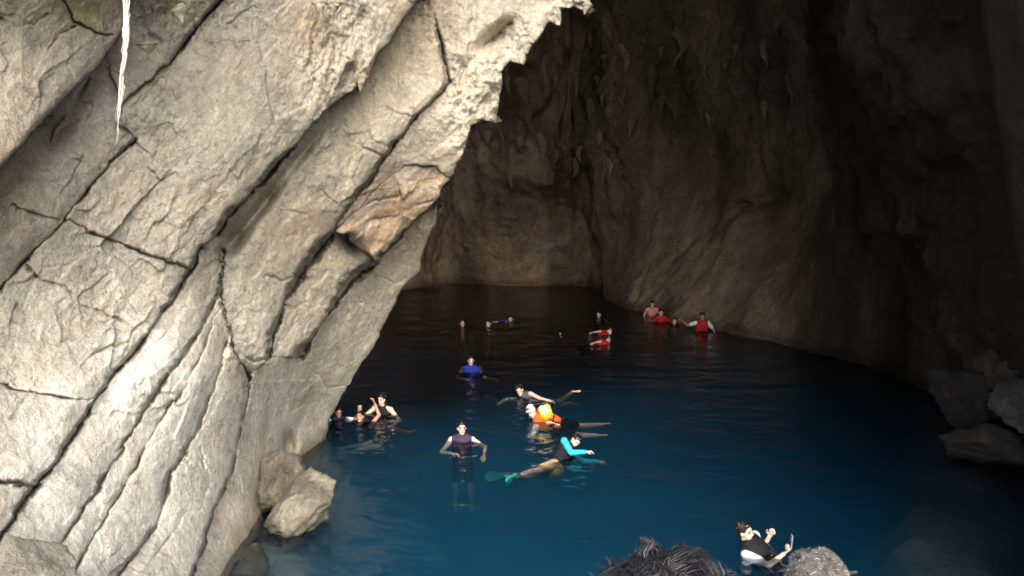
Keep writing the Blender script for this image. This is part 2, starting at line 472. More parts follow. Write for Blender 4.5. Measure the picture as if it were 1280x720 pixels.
BEDS = [  # name colour-tint, polygon, back (inner) line, proud (outer) line, saw amplitude, offset
    dict(k='F', poly=WHOLE, L=L1, R=E1, amp=0.62, off=-0.05),
    dict(k='A2', poly=L0 + rv(L1b) + rv(L1), L=L0, R=L1 + L1b, amp=0.30, off=0.22),
    dict(k='A', poly=L0 + [(-200, 330), (-200, -220)], L=[(-160, -160), (-160, 100)], R=L0, amp=0.5, off=-0.25),
    dict(k='P2', poly=rv(L1b[3:]) + X2[1:] + L2[4:10] + [(111, 502), (44, 491), (4, 482), (-200, 460)], L=L1b, R=L2, amp=0.12, off=-0.02),
    dict(k='P3', poly=[(-200, 460), (4, 482), (44, 491), (111, 502)] + L2[9:13] + [(42, 607), (0, 602), (-200, 590)], L=[(-160, 380), (-160, 600)], R=L2, amp=0.08, off=-0.03),
    dict(k='P4', poly=[(-200, 590), (0, 602), (42, 607)] + L2[12:] + [(-200, 860)], L=[(-160, 500), (-160, 800)], R=L2, amp=0.06, off=0.02),
    dict(k='S1', poly=L2 + [(210, 830)] + rv(L6) + rv(SR), L=L2, R=L3, amp=0.04, off=0.10),
    dict(k='S2', poly=L3 + [(210, 830)] + rv(L6) + [(284, 404)], L=L3, R=L4, amp=0.02, off=0.13),
    dict(k='S3', poly=L4 + [(210, 830)] + rv(L6), L=L4, R=L5, amp=0.04, off=0.10),
    dict(k='S4', poly=L5 + [(210, 830)] + rv(L6), L=L5, R=L6, amp=0.28, off=0.0),
    dict(k='B', poly=E1 + SR + L6[1:3] + [(320, 830)] + OR, L=E1 + SR + L6[:3], R=E2u + E2d, amp=0.75, off=0.28),
    dict(k='C', poly=E2u + BLK[1:] + [(900, 200), (900, -220)], L=E2u, R=SIL[:22], amp=0.45, off=0.0),
    dict(k='K', poly=[(418, 290), (433, 293), (469, 327), (509, 285), (546, 250), (560, 222), (540, 205), (505, 208), (478, 228), (448, 262)], L=[(418, 288), (448, 262), (478, 228), (505, 208), (540, 205)], R=[(433, 293), (469, 327), (509, 285), (546, 250)], amp=0.55, off=-0.22),
    dict(k='D', poly=BLK[:3] + E3 + rv(E2d), L=E2d, R=E3, amp=0.6, off=0.24),
    dict(k='E', poly=[(462, 331)] + BLK[2:] + [(760, 220), (760, 480), (434, 483), (408, 484)] + rv(E3), L=E3 + BLK[2:5], R=SIL[20:28], amp=0.5, off=0.75),
    dict(k='G', poly=L6[2:3] + [(338, 446), (374, 446), (408, 484), (434, 483), (760, 480), (760, 830), (200, 830)] + rv(L6[3:]), L=L6, R=SIL[27:36], amp=0.4, off=0.26),
]
CRACKS = [  # polyline, width px, depth m
    (L1[1:-2], 2.3, 0.28), (L1b[:-1], 2.4, 0.26), (X2, 2.0, 0.2), (L2[2:], 3.0, 0.35), (L3[1:], 2.6, 0.3), (L4[1:], 1.8, 0.2),
    (L5[1:], 2.8, 0.3), (L6[2:], 2.6, 0.26), (E2u[2:], 3.0, 0.36), (E2d, 5.0, 0.6), (E3, 6.0, 0.65), (E1[10:], 5.0, 0.45), (SR + L6[1:3], 4.0, 0.45), (BLK[1:4], 2.4, 0.3),
    ([(15, 256), (45, 268), (75, 275)], 1.6, 0.12), ([(34, 331), (47, 347), (81, 358), (94, 378), (131, 390), (169, 412)], 1.5, 0.10),
    ([(4, 482), (44, 491), (111, 502)], 1.7, 0.15), ([(-20, 600), (0, 602), (42, 607)], 1.8, 0.16),
    ([(169, 412), (160, 425), (120, 440), (105, 450)], 1.2, 0.07), ([(440, 178), (462, 186), (482, 196)], 1.3, 0.08),
    ([(405, 240), (430, 262), (445, 250)], 1.2, 0.07), ([(452, 280), (480, 270), (512, 262), (538, 252)], 1.5, 0.10),
    ([(428, 290), (440, 268), (470, 250), (500, 244)], 1.4, 0.09), ([(470, 345), (495, 355), (520, 345)], 1.4, 0.09), ([(440, 380), (460, 376), (490, 384)], 1.3, 0.08),
    ([(330, 345), (352, 352), (372, 344)], 1.2, 0.07), ([(300, 440), (318, 452), (345, 446)], 2.2, 0.2), ([(222, 571), (235, 580)], 1.3, 0.08),
    ([(0, 20), (20, 35), (45, 30), (60, 18)], 1.7, 0.14), ([(80, 0), (95, 28), (118, 40), (140, 42)], 1.3, 0.14), ([(60, 180), (66, 160), (90, 135), (112, 100)], 1.4, 0.14),
    ([(60, 60), (75, 42), (95, 34)], 1.2, 0.08), ([(85, 195), (105, 205), (132, 216)], 1.2, 0.07), ([(160, 595), (185, 560), (215, 540)], 1.1, 0.06),
    ([(395, 30), (388, 60), (392, 100)], 1.4, 0.1), ([(548, 38), (552, 68), (556, 100)], 1.8, 0.14), ([(638, 30), (622, 42), (607, 56)], 1.8, 0.15),
    ([(232, 640), (215, 668), (190, 700)], 1.3, 0.08), ([(250, 560), (262, 600), (250, 640)], 1.1, 0.06), ([(325, 240), (350, 262), (385, 268)], 1.1, 0.06),
]
CTRL = np.array([
    (-160, -200, 5.2), (0, -170, 5.9), (150, -150, 6.3), (400, -190, 9.8), (750, -190, 13.0),
    (-160, 0, 6.2), (0, 0, 7.3), (150, 0, 8.2), (300, 0, 9.4), (450, 0, 11.0), (600, 0, 12.6), (735, 0, 13.2),
    (0, 200, 7.3), (150, 180, 8.6), (300, 200, 10.0), (450, 180, 12.0), (560, 160, 12.9), (620, 100, 12.9),
    (-160, 360, 6.3), (0, 360, 7.6), (150, 340, 8.95), (270, 320, 10.2), (400, 330, 12.6), (530, 300, 14.6),
    (0, 520, 7.2), (150, 500, 8.5), (260, 480, 9.8), (340, 460, 12.0), (440, 450, 14.9), (491, 385, 15.1),
    (0, 700, 6.5), (120, 690, 7.5), (240, 700, 9.0), (287, 718, 9.75), (320, 640, 11.4), (353, 600, 12.8), (405, 549, 15.0), (380, 515, 14.0),
    (-160, 800, 5.0), (120, 800, 6.8), (250, 800, 8.3), (400, 590, 15.0)], float)

def tps_fit(C):
    n = len(C)
    d = np.hypot(C[:, None, 0] - C[None, :, 0], C[:, None, 1] - C[None, :, 1]) / 200
    K = np.where(d > 0, d * d * np.log(d + 1e-12), 0) + np.eye(n) * 0.02
    P = np.column_stack([np.ones(n), C[:, 0] / 200, C[:, 1] / 200])
    A = np.block([[K, P], [P.T, np.zeros((3, 3))]])
    return np.linalg.solve(A, np.concatenate([C[:, 2], np.zeros(3)]))
TW = tps_fit(CTRL)
def tps(X, Y):
    r = TW[-3] + TW[-2] * X / 200 + TW[-1] * Y / 200
    for i in range(len(CTRL)):
        d = np.hypot(X - CTRL[i, 0], Y - CTRL[i, 1]) / 200 + 1e-9
        r = r + TW[i] * d * d * np.log(d)
    return r

ST = 1.25
gx = np.arange(-150, 770, ST)
gy = np.arange(-190, 812, ST)
GX, GY = np.meshgrid(gx, gy, indexing='ij')
f2 = np.stack([GX.ravel(), GY.ravel(), 0 * GX.ravel()], 1)
U_ = GX * 0.62 - GY * 0.78          # along the beds (picture direction of the joints)
V_ = GX * 0.78 + GY * 0.62          # across the beds
w1 = (fbm(f2 / 22.0, 3, 101, 0.6) * 9).reshape(GX.shape); w2 = (fbm(f2 / 22.0, 3, 131, 0.6) * 9).reshape(GX.shape)
ja, jb, _, _, _ = cells2(U_ + w1, V_ * 1.4 + w2, 21.0, 701)
ka, kb, _, _, _ = cells2(U_ + w2, V_ * 1.4 + w1, 8.0, 711)
wx = w1 * 0.22 + ja * 1.5 + ka * 0.8
wy = w2 * 0.22 + jb * 1.5 + kb * 0.8
WX, WY = GX + wx, GY + wy
CX, CY = (WX[:-1, :-1] + ST / 2), (WY[:-1, :-1] + ST / 2)
whole = inpoly(CX, CY, WHOLE)
lab = np.full(CX.shape, -1, int)
for i, bd in enumerate(BEDS):
    lab[inpoly(CX, CY, bd['poly']) & whole] = i
BASE = tps(GX, GY)
P0 = at(GX, GY, BASE)
p3 = P0.reshape(-1, 3)
# bedding direction: strip lines in the picture run along this world direction
nz_a = fbm(p3 * 0.9, 4, 201).reshape(GX.shape)
nz_b = ridge(p3 * 2.3 + 5, 4, 211).reshape(GX.shape)
nz_c = fbm(p3 * 7.0, 4, 221, 0.62).reshape(GX.shape)
# chipped plates: noise stretched along the beds, quantised softly
u = (GX * 0.62 - GY * 0.78) / 100.0
v = (GX * 0.78 + GY * 0.62) / 100.0
pl = fbm(np.stack([u.ravel() * 0.9, v.ravel() * 3.2, 0 * u.ravel()], 1), 4, 231).reshape(GX.shape) * 3.0
pl = np.floor(pl * 1.6) + np.clip((pl * 1.6 - np.floor(pl * 1.6) - 0.82) / 0.18, 0, 1)
knob = (gauss(GX, GY, 640, 90, 75, 45, -50) + gauss(GX, GY, 690, 20, 60, 35, -35) + gauss(GX, GY, 600, 140, 40, 60) + gauss(GX, GY, 425, 60, 45, 85, 15) + 0.8 * gauss(GX, GY, 450, 100, 25, 25) + 0.5 * gauss(GX, GY, 585, 60, 35, 70) + 0.7 * gauss(GX, GY, 215, 25, 55, 40))
knob = np.clip(knob, 0, 1)
kn = np.abs(fbm(p3 * np.array([2.3, 2.3, 1.5]), 4, 241, 0.55)).reshape(GX.shape)
kr = ridge(p3 * np.array([1.9, 1.9, 1.2]), 5, 243, 0.6).reshape(GX.shape)
kf = fbm(p3 * np.array([7, 7, 4.5]), 4, 245, 0.65).reshape(GX.shape)
def facets(size, stretch, seed, step, tilt, warp):
    a, b, c, ox, oy = cells2(U_ + w1 * warp, V_ * stretch + w2 * warp, size, seed)
    return a * step + tilt * (b * ox + c * oy)
fac = facets(140, 2.0, 721, 0.03, 0.11, 1.0) + facets(50, 1.8, 731, 0.017, 0.042, 1.0) + facets(18, 1.5, 741, 0.006, 0.014, 0.8) + facets(8, 1.3, 746, 0.003, 0.006, 0.5)
calm = np.clip(0.45 + 1.9 * fbm(p3 * 0.8, 3, 751).reshape(GX.shape), 0.12, 1.3)
DET = nz_a * 0.06 - nz_b * 0.012 + nz_c * 0.010 + fac * calm * (1 - 0.6 * knob) - knob * (0.20 * kr + 0.10 * kf - 0.08)
# specific hollows and swells
DET += 0.55 * gauss(GX, GY, 618, 48, 24, 10, -42)              # scoop under the tip
DET += 0.12 * gauss(GX, GY, 500, 75, 30, 75, 35)               # smooth hollow under the big overhang
DET += 0.7 * gauss(GX, GY, 294, 298, 11, 22, 40) + 0.5 * gauss(GX, GY, 330, 255, 7, 34, 38) + 0.25 * gauss(GX, GY, 380, 190, 6, 34, 40)
DET += 0.5 * gauss(GX, GY, 440, 304, 16, 10, 40)               # grey recess under the orange block
DET += 0.7 * gauss(GX, GY, 362, 556, 8, 14)                    # dark slot at the water
DET -= 0.25 * gauss(GX, GY, 590, 190, 22, 40, 30)
DET += 0.25 * gauss(GX, GY, 70, 165, 16, 40, 35)
for line, wpx, dm in CRACKS:
    xs = [p[0] for p in line]; ys = [p[1] for p in line]
    m = (WX > min(xs) - 30) & (WX < max(xs) + 30) & (WY > min(ys) - 30) & (WY < max(ys) + 30)
    d = pdist(WX[m], WY[m], line)
    nn = fbm(f2[m.ravel()] / 34.0, 4, 251, 0.6)
    wv = wpx * 0.75 * (0.28 + 1.5 * np.clip(nn + 0.25, 0, 1.0))
    DET[m] += dm * np.clip(0.55 + 1.3 * nn, 0.12, 1.3) * np.exp(-(d / (wv + 0.35)) ** 2) + 0.10 * dm * np.exp(-(d / (wpx * 5)) ** 2)

# rock colours with some light and shade painted in: grey-buff limestone, ochre block, greenish foot, pale lime crust
def tint_field():
    n1 = fbm(p3 * 0.8, 4, 301).reshape(GX.shape)
    n2 = fbm(p3 * 2.6, 4, 311).reshape(GX.shape)
    base = np.array([0.44, 0.40, 0.325])
    C = np.ones(GX.shape + (3,)) * base * (1 + 0.22 * n1 + 0.2 * n2)[..., None]
    def mixc(mask, c, k):
        nonlocal C
        mk = np.clip(mask * (0.75 + 0.8 * n2 + 0.5 * n1), 0, 1)[..., None] * k
        C = C * (1 - mk) + np.array(c) * mk
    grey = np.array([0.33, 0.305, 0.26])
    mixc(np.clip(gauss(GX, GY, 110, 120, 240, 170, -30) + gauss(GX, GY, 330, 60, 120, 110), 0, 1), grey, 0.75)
    mixc(gauss(GX, GY, 0, 230, 60, 90), (0.27, 0.21, 0.14), 0.8)
    mixc(gauss(GX, GY, 105, 12, 38, 30), (0.42, 0.36, 0.17), 0.8)
    mixc(gauss(GX, GY, 220, 5, 20, 22), (0.30, 0.31, 0.15), 0.6)
    mixc(gauss(GX, GY, 500, 60, 45, 100, 38), (0.33, 0.28, 0.20), 0.8)
    mixc(gauss(GX, GY, 380, 300, 70, 60, -50), (0.36, 0.285, 0.20), 0.8)
    mixc(gauss(GX, GY, 495, 262, 52, 36, -40), (0.40, 0.255, 0.145), 1.0)
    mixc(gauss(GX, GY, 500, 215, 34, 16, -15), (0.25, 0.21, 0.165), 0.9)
    mixc(gauss(GX, GY, 440, 308, 20, 16, 40), (0.20, 0.18, 0.16), 0.9)  # painted shade in the recess below the ochre block
    mixc(gauss(GX, GY, 500, 330, 70, 30, -60), (0.31, 0.28, 0.20), 0.8)
    mixc(gauss(GX, GY, 360, 510, 60, 60), (0.46, 0.45, 0.36), 0.9)
    mixc(gauss(GX, GY, 300, 250, 40, 60, 40), (0.42, 0.36, 0.26), 0.6)
    mixc(gauss(GX, GY, 395, 30, 38, 55), (0.46, 0.37, 0.26), 0.7)
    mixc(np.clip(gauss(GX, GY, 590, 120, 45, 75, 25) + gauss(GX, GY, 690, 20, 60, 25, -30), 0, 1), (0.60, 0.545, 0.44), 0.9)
    mixc(np.clip(gauss(GX, GY, 130, 590, 200, 150, -50)*1.2, 0, 1), (0.68, 0.65, 0.58), 1.0)  # lower left made paler to paint in the strong light there
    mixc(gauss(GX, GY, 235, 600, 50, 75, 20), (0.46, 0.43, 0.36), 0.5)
    # dark seep line in the joints is lichen and soil that sits in them
    wl = np.clip(1 - (P0[..., 2] - 0.05 - 0.10 * n2) / 0.35, 0, 1)[..., None] * 0.75      # tide mark of algae
    C = C * (1 - wl) + np.array([0.20, 0.165, 0.10]) * wl
    return np.clip(C, 0.03, 0.78)
TINT = tint_field()

rock = empty('rock_wall', tuple(at(np.array([287.]), np.array([718.]), np.array([9.75]))[0]))
tag(rock, 'pale sunlit limestone wall of tilted beds leaning over the pool', 'rock wall')
rockM = Matrix.Translation(rock.location)
for i, bd in enumerate(BEDS):
    cells = np.argwhere(lab == i)
    if not len(cells): continue
    a, b = cells[:, 0], cells[:, 1]
    ny = GX.shape[1]
    q = np.stack([a * ny + b, a * ny + b + 1, (a + 1) * ny + b + 1, (a + 1) * ny + b], 1)   # winding faces the camera
    used, inv = np.unique(q, return_inverse=True)
    q = inv.reshape(q.shape)
    X = GX.ravel()[used].copy(); Y = GY.ravel()[used].copy()
    xw = WX.ravel()[used]; yw = WY.ravel()[used]
    # boundary edges
    e = np.concatenate([q[:, [0, 1]], q[:, [1, 2]], q[:, [2, 3]], q[:, [3, 0]]])
    key = np.minimum(e[:, 0], e[:, 1]).astype(np.int64) * len(used) + np.maximum(e[:, 0], e[:, 1])
    uq, first, cnt = np.unique(key, return_index=True, return_counts=True)
    be = e[first[cnt == 1]]
    nb = np.zeros(len(used)); 
    for it in range(6):
        sx = np.zeros(len(used)); sy = np.zeros(len(used)); nb[:] = 0
        np.add.at(sx, be[:, 0], X[be[:, 1]]); np.add.at(sx, be[:, 1], X[be[:, 0]])
        np.add.at(sy, be[:, 0], Y[be[:, 1]]); np.add.at(sy, be[:, 1], Y[be[:, 0]])
        np.add.at(nb, be[:, 0], 1); np.add.at(nb, be[:, 1], 1)
        m = nb > 0
        X[m] = X[m] * 0.5 + 0.5 * sx[m] / nb[m]; Y[m] = Y[m] * 0.5 + 0.5 * sy[m] / nb[m]
    dl = pdist(xw, yw, bd['L'], 400); dr = pdist(xw, yw, bd['R'], 400)
    t = dl / (dl + dr + 1e-6)
    saw = -bd['amp'] * (t - 0.5) + 0.10 * bd['amp'] * np.exp(-(dr / 2.5)) + 0.03 * np.exp(-(dr / 10.0))
    # bury the inner edge of each bed under its neighbour
    D = BASE.ravel()[used] + DET.ravel()[used] + bd['off'] + saw
    if bd['k'] == 'K':
        D = D + 2.2 * facets(38, 1.3, 781, 0.02, 0.05, 0.8).ravel()[used] + 0.05 * np.abs(fbm(p3[used] * 3.0, 3, 783))
    bvi = np.nonzero(nb > 0)[0]
    D[bvi] += 0.02 * np.abs(rng.standard_normal(len(bvi)))
    Pv = at(X, Y, D)
    # skirts: the rock goes back from every edge
    ring = {}
    nB = len(bvi)
    remap = np.full(len(used), -1); remap[bvi] = np.arange(nB)
    cx, cy = X.mean(), Y.mean()
    verts = [Pv]; quads = [q]
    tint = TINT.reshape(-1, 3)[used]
    if bd['k'] == 'K':                                      # the ochre block with a darker upper face
        nk = np.clip(0.7 + 1.3 * fbm(p3[used] * 2.5, 4, 771), 0.15, 1)[:, None]
        dkf = np.clip((t[:, None] * -1 + 0.42) / 0.2, 0, 1)
        oc = np.array([0.39, 0.295, 0.205]) * (1 - dkf) + np.array([0.25, 0.20, 0.155]) * dkf
        tint = tint * (1 - nk) + oc * nk
    tints = [tint]
    sil = (pdist(X[bvi], Y[bvi], SIL, 400) < 14)
    # inward direction at the border = towards the mean of the neighbouring interior
    ix = np.zeros(len(used)); iy = np.zeros(len(used)); ic = np.zeros(len(used))
    for k in range(4):
        o_ = q[:, (k + 2) % 4]; v_ = q[:, k]
        np.add.at(ix, v_, X[o_] - X[v_]); np.add.at(iy, v_, Y[o_] - Y[v_]); np.add.at(ic, v_, 1)
    il = np.hypot(ix, iy) + 1e-6
    ix, iy = (ix / il)[bvi], (iy / il)[bvi]
    prev = bvi
    base_i = len(used)
    for stp, (dd, sh) in enumerate([(0.05, -0.4), (0.16, 0.2), (0.4, 2.0), (0.9, 5.0), (1.8, 10.0)]):
        dd_ = np.where(sil, dd, dd * 0.6)
        jit = 0.35 * fbm(Pv[bvi] * 5.0 + stp * 3.1, 3, 401 + stp)
        Pn = at(X[bvi] + ix * sh, Y[bvi] + iy * sh, D[bvi] + dd_ * (1 + jit))
        verts.append(Pn); tints.append(tint[bvi])
        cur = base_i + np.arange(nB)
        A0 = be[:, 0]; B0 = be[:, 1]
        pa = prev[remap[A0]] ; pb = prev[remap[B0]]
        quads.append(np.stack([pb, pa, cur[remap[A0]], cur[remap[B0]]], 1))
        prev = cur
        base_i += nB
    VV = np.concatenate(verts) - np.array(rock.location)
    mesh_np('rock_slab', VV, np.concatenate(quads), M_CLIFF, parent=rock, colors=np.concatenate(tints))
print('slabs done')
# massive rock behind the visible face (closes the chamber, seen only from the side)
cg = np.arange(-150, 771, 12.0); cgy = np.arange(-190, 812, 12.0)
BX, BY = np.meshgrid(cg, cgy, indexing='ij')
BP = at(BX, BY, tps(BX, BY) + 1.9 + 0.3 * fbm(np.stack([BX.ravel() / 60, BY.ravel() / 60, 0 * BX.ravel()], 1), 3, 9).reshape(BX.shape))
sh_lines = inpoly(BX + 30, BY + 6, WHOLE) & inpoly(BX + 45, BY - 8, WHOLE)
id3 = np.arange(BX.size).reshape(BX.shape)
ok = sh_lines[:-1, :-1] & sh_lines[1:, 1:] & sh_lines[1:, :-1] & sh_lines[:-1, 1:]
q = np.stack([id3[:-1, :-1], id3[:-1, 1:], id3[1:, 1:], id3[1:, :-1]], -1)[ok]
mesh_np('rock_core', BP.reshape(-1, 3) - np.array(rock.location), q, M_CLIFF, parent=rock, colors=np.full((BX.size, 3), 0.3))

# drips of flowstone on the pale wall
for (px, py, d, ln, rad, sd_) in [(453, 92, 11.15, 0.34, 0.12, 1), (443, 98, 11.2, 0.2, 0.11, 2), (418, 2, 10.2, 0.22, 0.12, 3), (402, 0, 10.1, 0.28, 0.10, 4), (733, 4, 13.0, 0.24, 0.11, 8), (227, 8, 7.95, 0.24, 0.09, 12), (186, 54, 8.3, 0.14, 0.12, 14)]:
    o = stalactite(px, py, d + 0.03, ln * 0.85, rad, sd_, tilt=-0.12, mat=M_CLIFF, c=(0.42, 0.37, 0.29))
    o.data.transform(Matrix.Translation(-Vector(rock.location)))
    o.parent = rock

# stalactites of the dark chamber
def hit(px, py):
    r = rays(np.array(float(px)), np.array(float(py)))
    bpy.context.view_layer.update()
    ok, loc, nrm, fi = cave.ray_cast(Vector(CAM), Vector(r))
    return loc, (loc - Vector(CAM)).dot(Vector(FWD)) if ok else 36
k = 0
rs = random.Random(3)
clus = [(rs.uniform(560, 790), rs.uniform(40, 205), rs.uniform(14, 50), rs.uniform(2.5, 6.0)) for _ in range(46)] + [(rs.uniform(790, 1010), rs.uniform(20, 150), rs.uniform(14, 46), rs.uniform(3, 6)) for _ in range(16)]
for (px, py, lpx, rpx) in clus + [(664, 140, 62, 9), (676, 170, 66, 8), (742, 130, 80, 9), (748, 165, 60, 6), (652, 100, 55, 10), (700, 60, 60, 9), (722, 90, 50, 7), (612, 165, 40, 8), (780, 60, 60, 9), (812, 90, 45, 7),
                           (850, 40, 70, 10), (905, 80, 45, 8), (960, 50, 60, 9), (985, 90, 50, 8), (760, 20, 70, 9), (640, 215, 34, 6), (690, 215, 30, 6), (720, 200, 36, 6)]:
    loc, d = hit(px, py)
    d = d - 0.2
    k += 1
    stalactite(px, py, d, lpx * random.uniform(0.5, 0.95) / F * d, rpx * random.uniform(0.8, 1.4) / F * d, 100 + k, parent=cave, c=tuple(np.array((0.30, 0.25, 0.19)) * rs.uniform(0.7, 1.3)))
print('cave done')

# ------------------------------------------------------------------ water, bed of the pool, ledge and ground
def build_water():
    m, nt, out = newmat('pool_water')
    L = nt.links.new
    tc = N(nt, 'ShaderNodeTexCoord')
    mp = N(nt, 'ShaderNodeMapping'); mp.inputs['Scale'].default_value = (1.0, 1.5, 1.0)
    L(tc.outputs['Object'], mp.inputs['Vector'])
    a = N(nt, 'ShaderNodeTexNoise', Scale=1.1, Detail=3.0, Roughness=0.5)
    b = N(nt, 'ShaderNodeTexNoise', Scale=4.5, Detail=3.0, Roughness=0.5)
    L(mp.outputs[0], a.inputs['Vector']); L(mp.outputs[0], b.inputs['Vector'])
    ad = N(nt, 'ShaderNodeMath', operation='MULTIPLY_ADD'); ad.inputs[1].default_value = 0.22
    L(b.outputs['Fac'], ad.inputs[0]); L(a.outputs['Fac'], ad.inputs[2])
    bp = N(nt, 'ShaderNodeBump', Strength=1.0, Distance=0.06)
    L(ad.outputs[0], bp.inputs['Height'])
    fr = N(nt, 'ShaderNodeFresnel', IOR=1.33); L(bp.outputs[0], fr.inputs['Normal'])
    gl = N(nt, 'ShaderNodeBsdfGlossy', Roughness=0.03); L(bp.outputs[0], gl.inputs['Normal'])
    tr = N(nt, 'ShaderNodeBsdfTransparent')
    mx = N(nt, 'ShaderNodeMixShader')
    L(fr.outputs[0], mx.inputs[0]); L(tr.outputs[0], mx.inputs[1]); L(gl.outputs[0], mx.inputs[2])
    L(mx.outputs[0], out.inputs['Surface'])
    vs_ = N(nt, 'ShaderNodeVolumeScatter', Density=0.52); vs_.inputs['Color'].default_value = (0.055, 0.335, 0.57, 1)
    va = N(nt, 'ShaderNodeVolumeAbsorption', Density=0.50); va.inputs['Color'].default_value = (0.02, 0.50, 0.76, 1)
    ads = N(nt, 'ShaderNodeAddShader')
    L(vs_.outputs[0], ads.inputs[0]); L(va.outputs[0], ads.inputs[1]); L(ads.outputs[0], out.inputs['Volume'])
    xs = np.concatenate([np.linspace(-13, -5.5, 40, endpoint=False), np.linspace(-5.5, 9.5, 260, endpoint=False), np.linspace(9.5, 13, 20)])
    ys = np.concatenate([np.linspace(-6.5, 6, 30, endpoint=False), np.linspace(6, 22, 290, endpoint=False), np.linspace(22, 40, 200, endpoint=False), np.linspace(40, 45.5, 12)])
    X, Y = np.meshgrid(xs, ys, indexing='ij')
    P = np.stack([X.ravel(), Y.ravel(), 0 * X.ravel()], 1)
    H = 0.022 * fbm(P * np.array([0.8, 1.3, 1]), 3, 901) + 0.006 * fbm(P * np.array([2.6, 3.6, 1]), 2, 911)
    H = H.reshape(X.shape)
    for i, (cx, cy) in enumerate(SWIM):                        # rings spreading from every swimmer
        r = np.hypot((X - cx) * (1 + 0.1 * math.sin(i * 3)), Y - cy) + 0.06 * H / 0.016
        H = H + 0.011 * np.sin(2 * math.pi * r / (0.30 + 0.05 * math.sin(i * 7)) + i) * np.exp(-((r - 0.35) / 0.55) ** 2)
    nx, ny = X.shape
    top = np.stack([X, Y, H], -1).reshape(-1, 3)
    per = np.concatenate([np.arange(nx) * ny, (nx - 1) * ny + np.arange(1, ny), np.arange(nx - 2, -1, -1) * ny + ny - 1, np.arange(ny - 2, 0, -1)])
    low_ = top[per].copy(); low_[:, 2] = -7.0
    idw = np.arange(nx * ny).reshape(nx, ny)
    faces = np.stack([idw[:-1, :-1], idw[1:, :-1], idw[1:, 1:], idw[:-1, 1:]], -1).reshape(-1, 4)
    b0 = nx * ny + np.arange(len(per))
    side = np.stack([per, b0, np.roll(b0, -1), np.roll(per, -1)], 1)
    cen_ = nx * ny + len(per)
    VV = np.concatenate([top, low_])
    o = mesh_np('pool_water', VV, np.concatenate([faces, side]), m)
    bm = bmesh.new(); bm.from_mesh(o.data); bm.verts.ensure_lookup_table()
    bm.faces.new([bm.verts[int(k)] for k in b0[::-1]])
    bm.to_mesh(o.data); bm.free()
    return tag(o, kind='structure')

n = 150
bx, by = np.meshgrid(np.linspace(-12.9, 12.9, n * 2), np.linspace(-6.4, 45.4, 300), indexing='ij')
edge = pdist(bx, by, [(-3.2, -2), (-3.25, 6), (-3.1, 9.7), (-3.3, 11), (-3.8, 15), (-6, 24), (-8, 33)])
redge = pdist(bx, by, [(4.6, 3), (4.8, 8), (5.8, 10.5), (7.2, 13), (9.3, 17.5)])
zb = -4.6 + 4.3 * np.exp(-(edge / 1.8) ** 1.8) * (by < 20) + 4.45 * np.exp(-(redge / 2.0) ** 2.2) + 3.4 * np.exp(-((by - 1.0) / 4.2) ** 2)
pb = np.stack([bx.ravel(), by.ravel(), zb.ravel()], 1)
zb = np.minimum(zb + 0.6 * fbm(pb * np.array([1.1, 1.1, 0]), 5, 501, 0.6).reshape(bx.shape), -0.20)
idb = np.arange(bx.size).reshape(bx.shape)
Qb = np.stack([idb[:-1, :-1], idb[1:, :-1], idb[1:, 1:], idb[:-1, 1:]], -1).reshape(-1, 4)
tag(mesh_np('pool_bed', np.stack([bx.ravel(), by.ravel(), zb.ravel()], 1), Qb, M_BED), kind='structure')

def rough_block(name, x0, x1, y0, y1, z0, z1, mat, seed, n=26):
    bm = bmesh.new()
    bmesh.ops.create_cube(bm, size=1.0)
    bmesh.ops.subdivide_edges(bm, edges=bm.edges[:], cuts=n, use_grid_fill=True)
    P = np.array([v.co[:] for v in bm.verts])
    P = P * np.array([x1 - x0, y1 - y0, z1 - z0]) + np.array([(x0 + x1) / 2, (y0 + y1) / 2, (z0 + z1) / 2])
    nse = np.stack([fbm(P * 1.2 + 31 * i, 4, seed + i) for i in range(3)], 1) * np.array([0.2, 0.2, 0.05])
    P = P + nse
    for v, p in zip(bm.verts, P): v.co = p
    me = bpy.data.meshes.new(name); bm.to_mesh(me); bm.free(); me.materials.append(mat)
    for p in me.polygons: p.use_smooth = True
    o = bpy.data.objects.new(name, me); col.objects.link(o)
    return o
tag(rough_block('rock_ledge', -4.4, 9.5, -4.0, 1.75, -3.0, 2.44, M_LEDGE, 600), kind='structure')
tag(rough_block('rock_step', -1.2, 3.4, 1.3, 3.3, -3.0, 1.78, M_LEDGE, 620), kind='structure')
g = 40
hx, hy = np.meshgrid(np.linspace(-300, 300, g), np.linspace(-400, -3.2, g), indexing='ij')
hz = 2.2 + 0.4 * fbm(np.stack([hx.ravel() * 0.02, hy.ravel() * 0.02, 0 * hx.ravel()], 1), 3, 640).reshape(hx.shape) + np.clip(-hy - 8, 0, 400) * 0.05
idg = np.arange(g * g).reshape(g, g)
tag(mesh_np('ground', np.stack([hx.ravel(), hy.ravel(), hz.ravel()], 1), np.stack([idg[:-1, :-1], idg[1:, :-1], idg[1:, 1:], idg[:-1, 1:]], -1).reshape(-1, 4), M_LEDGE), kind='structure')

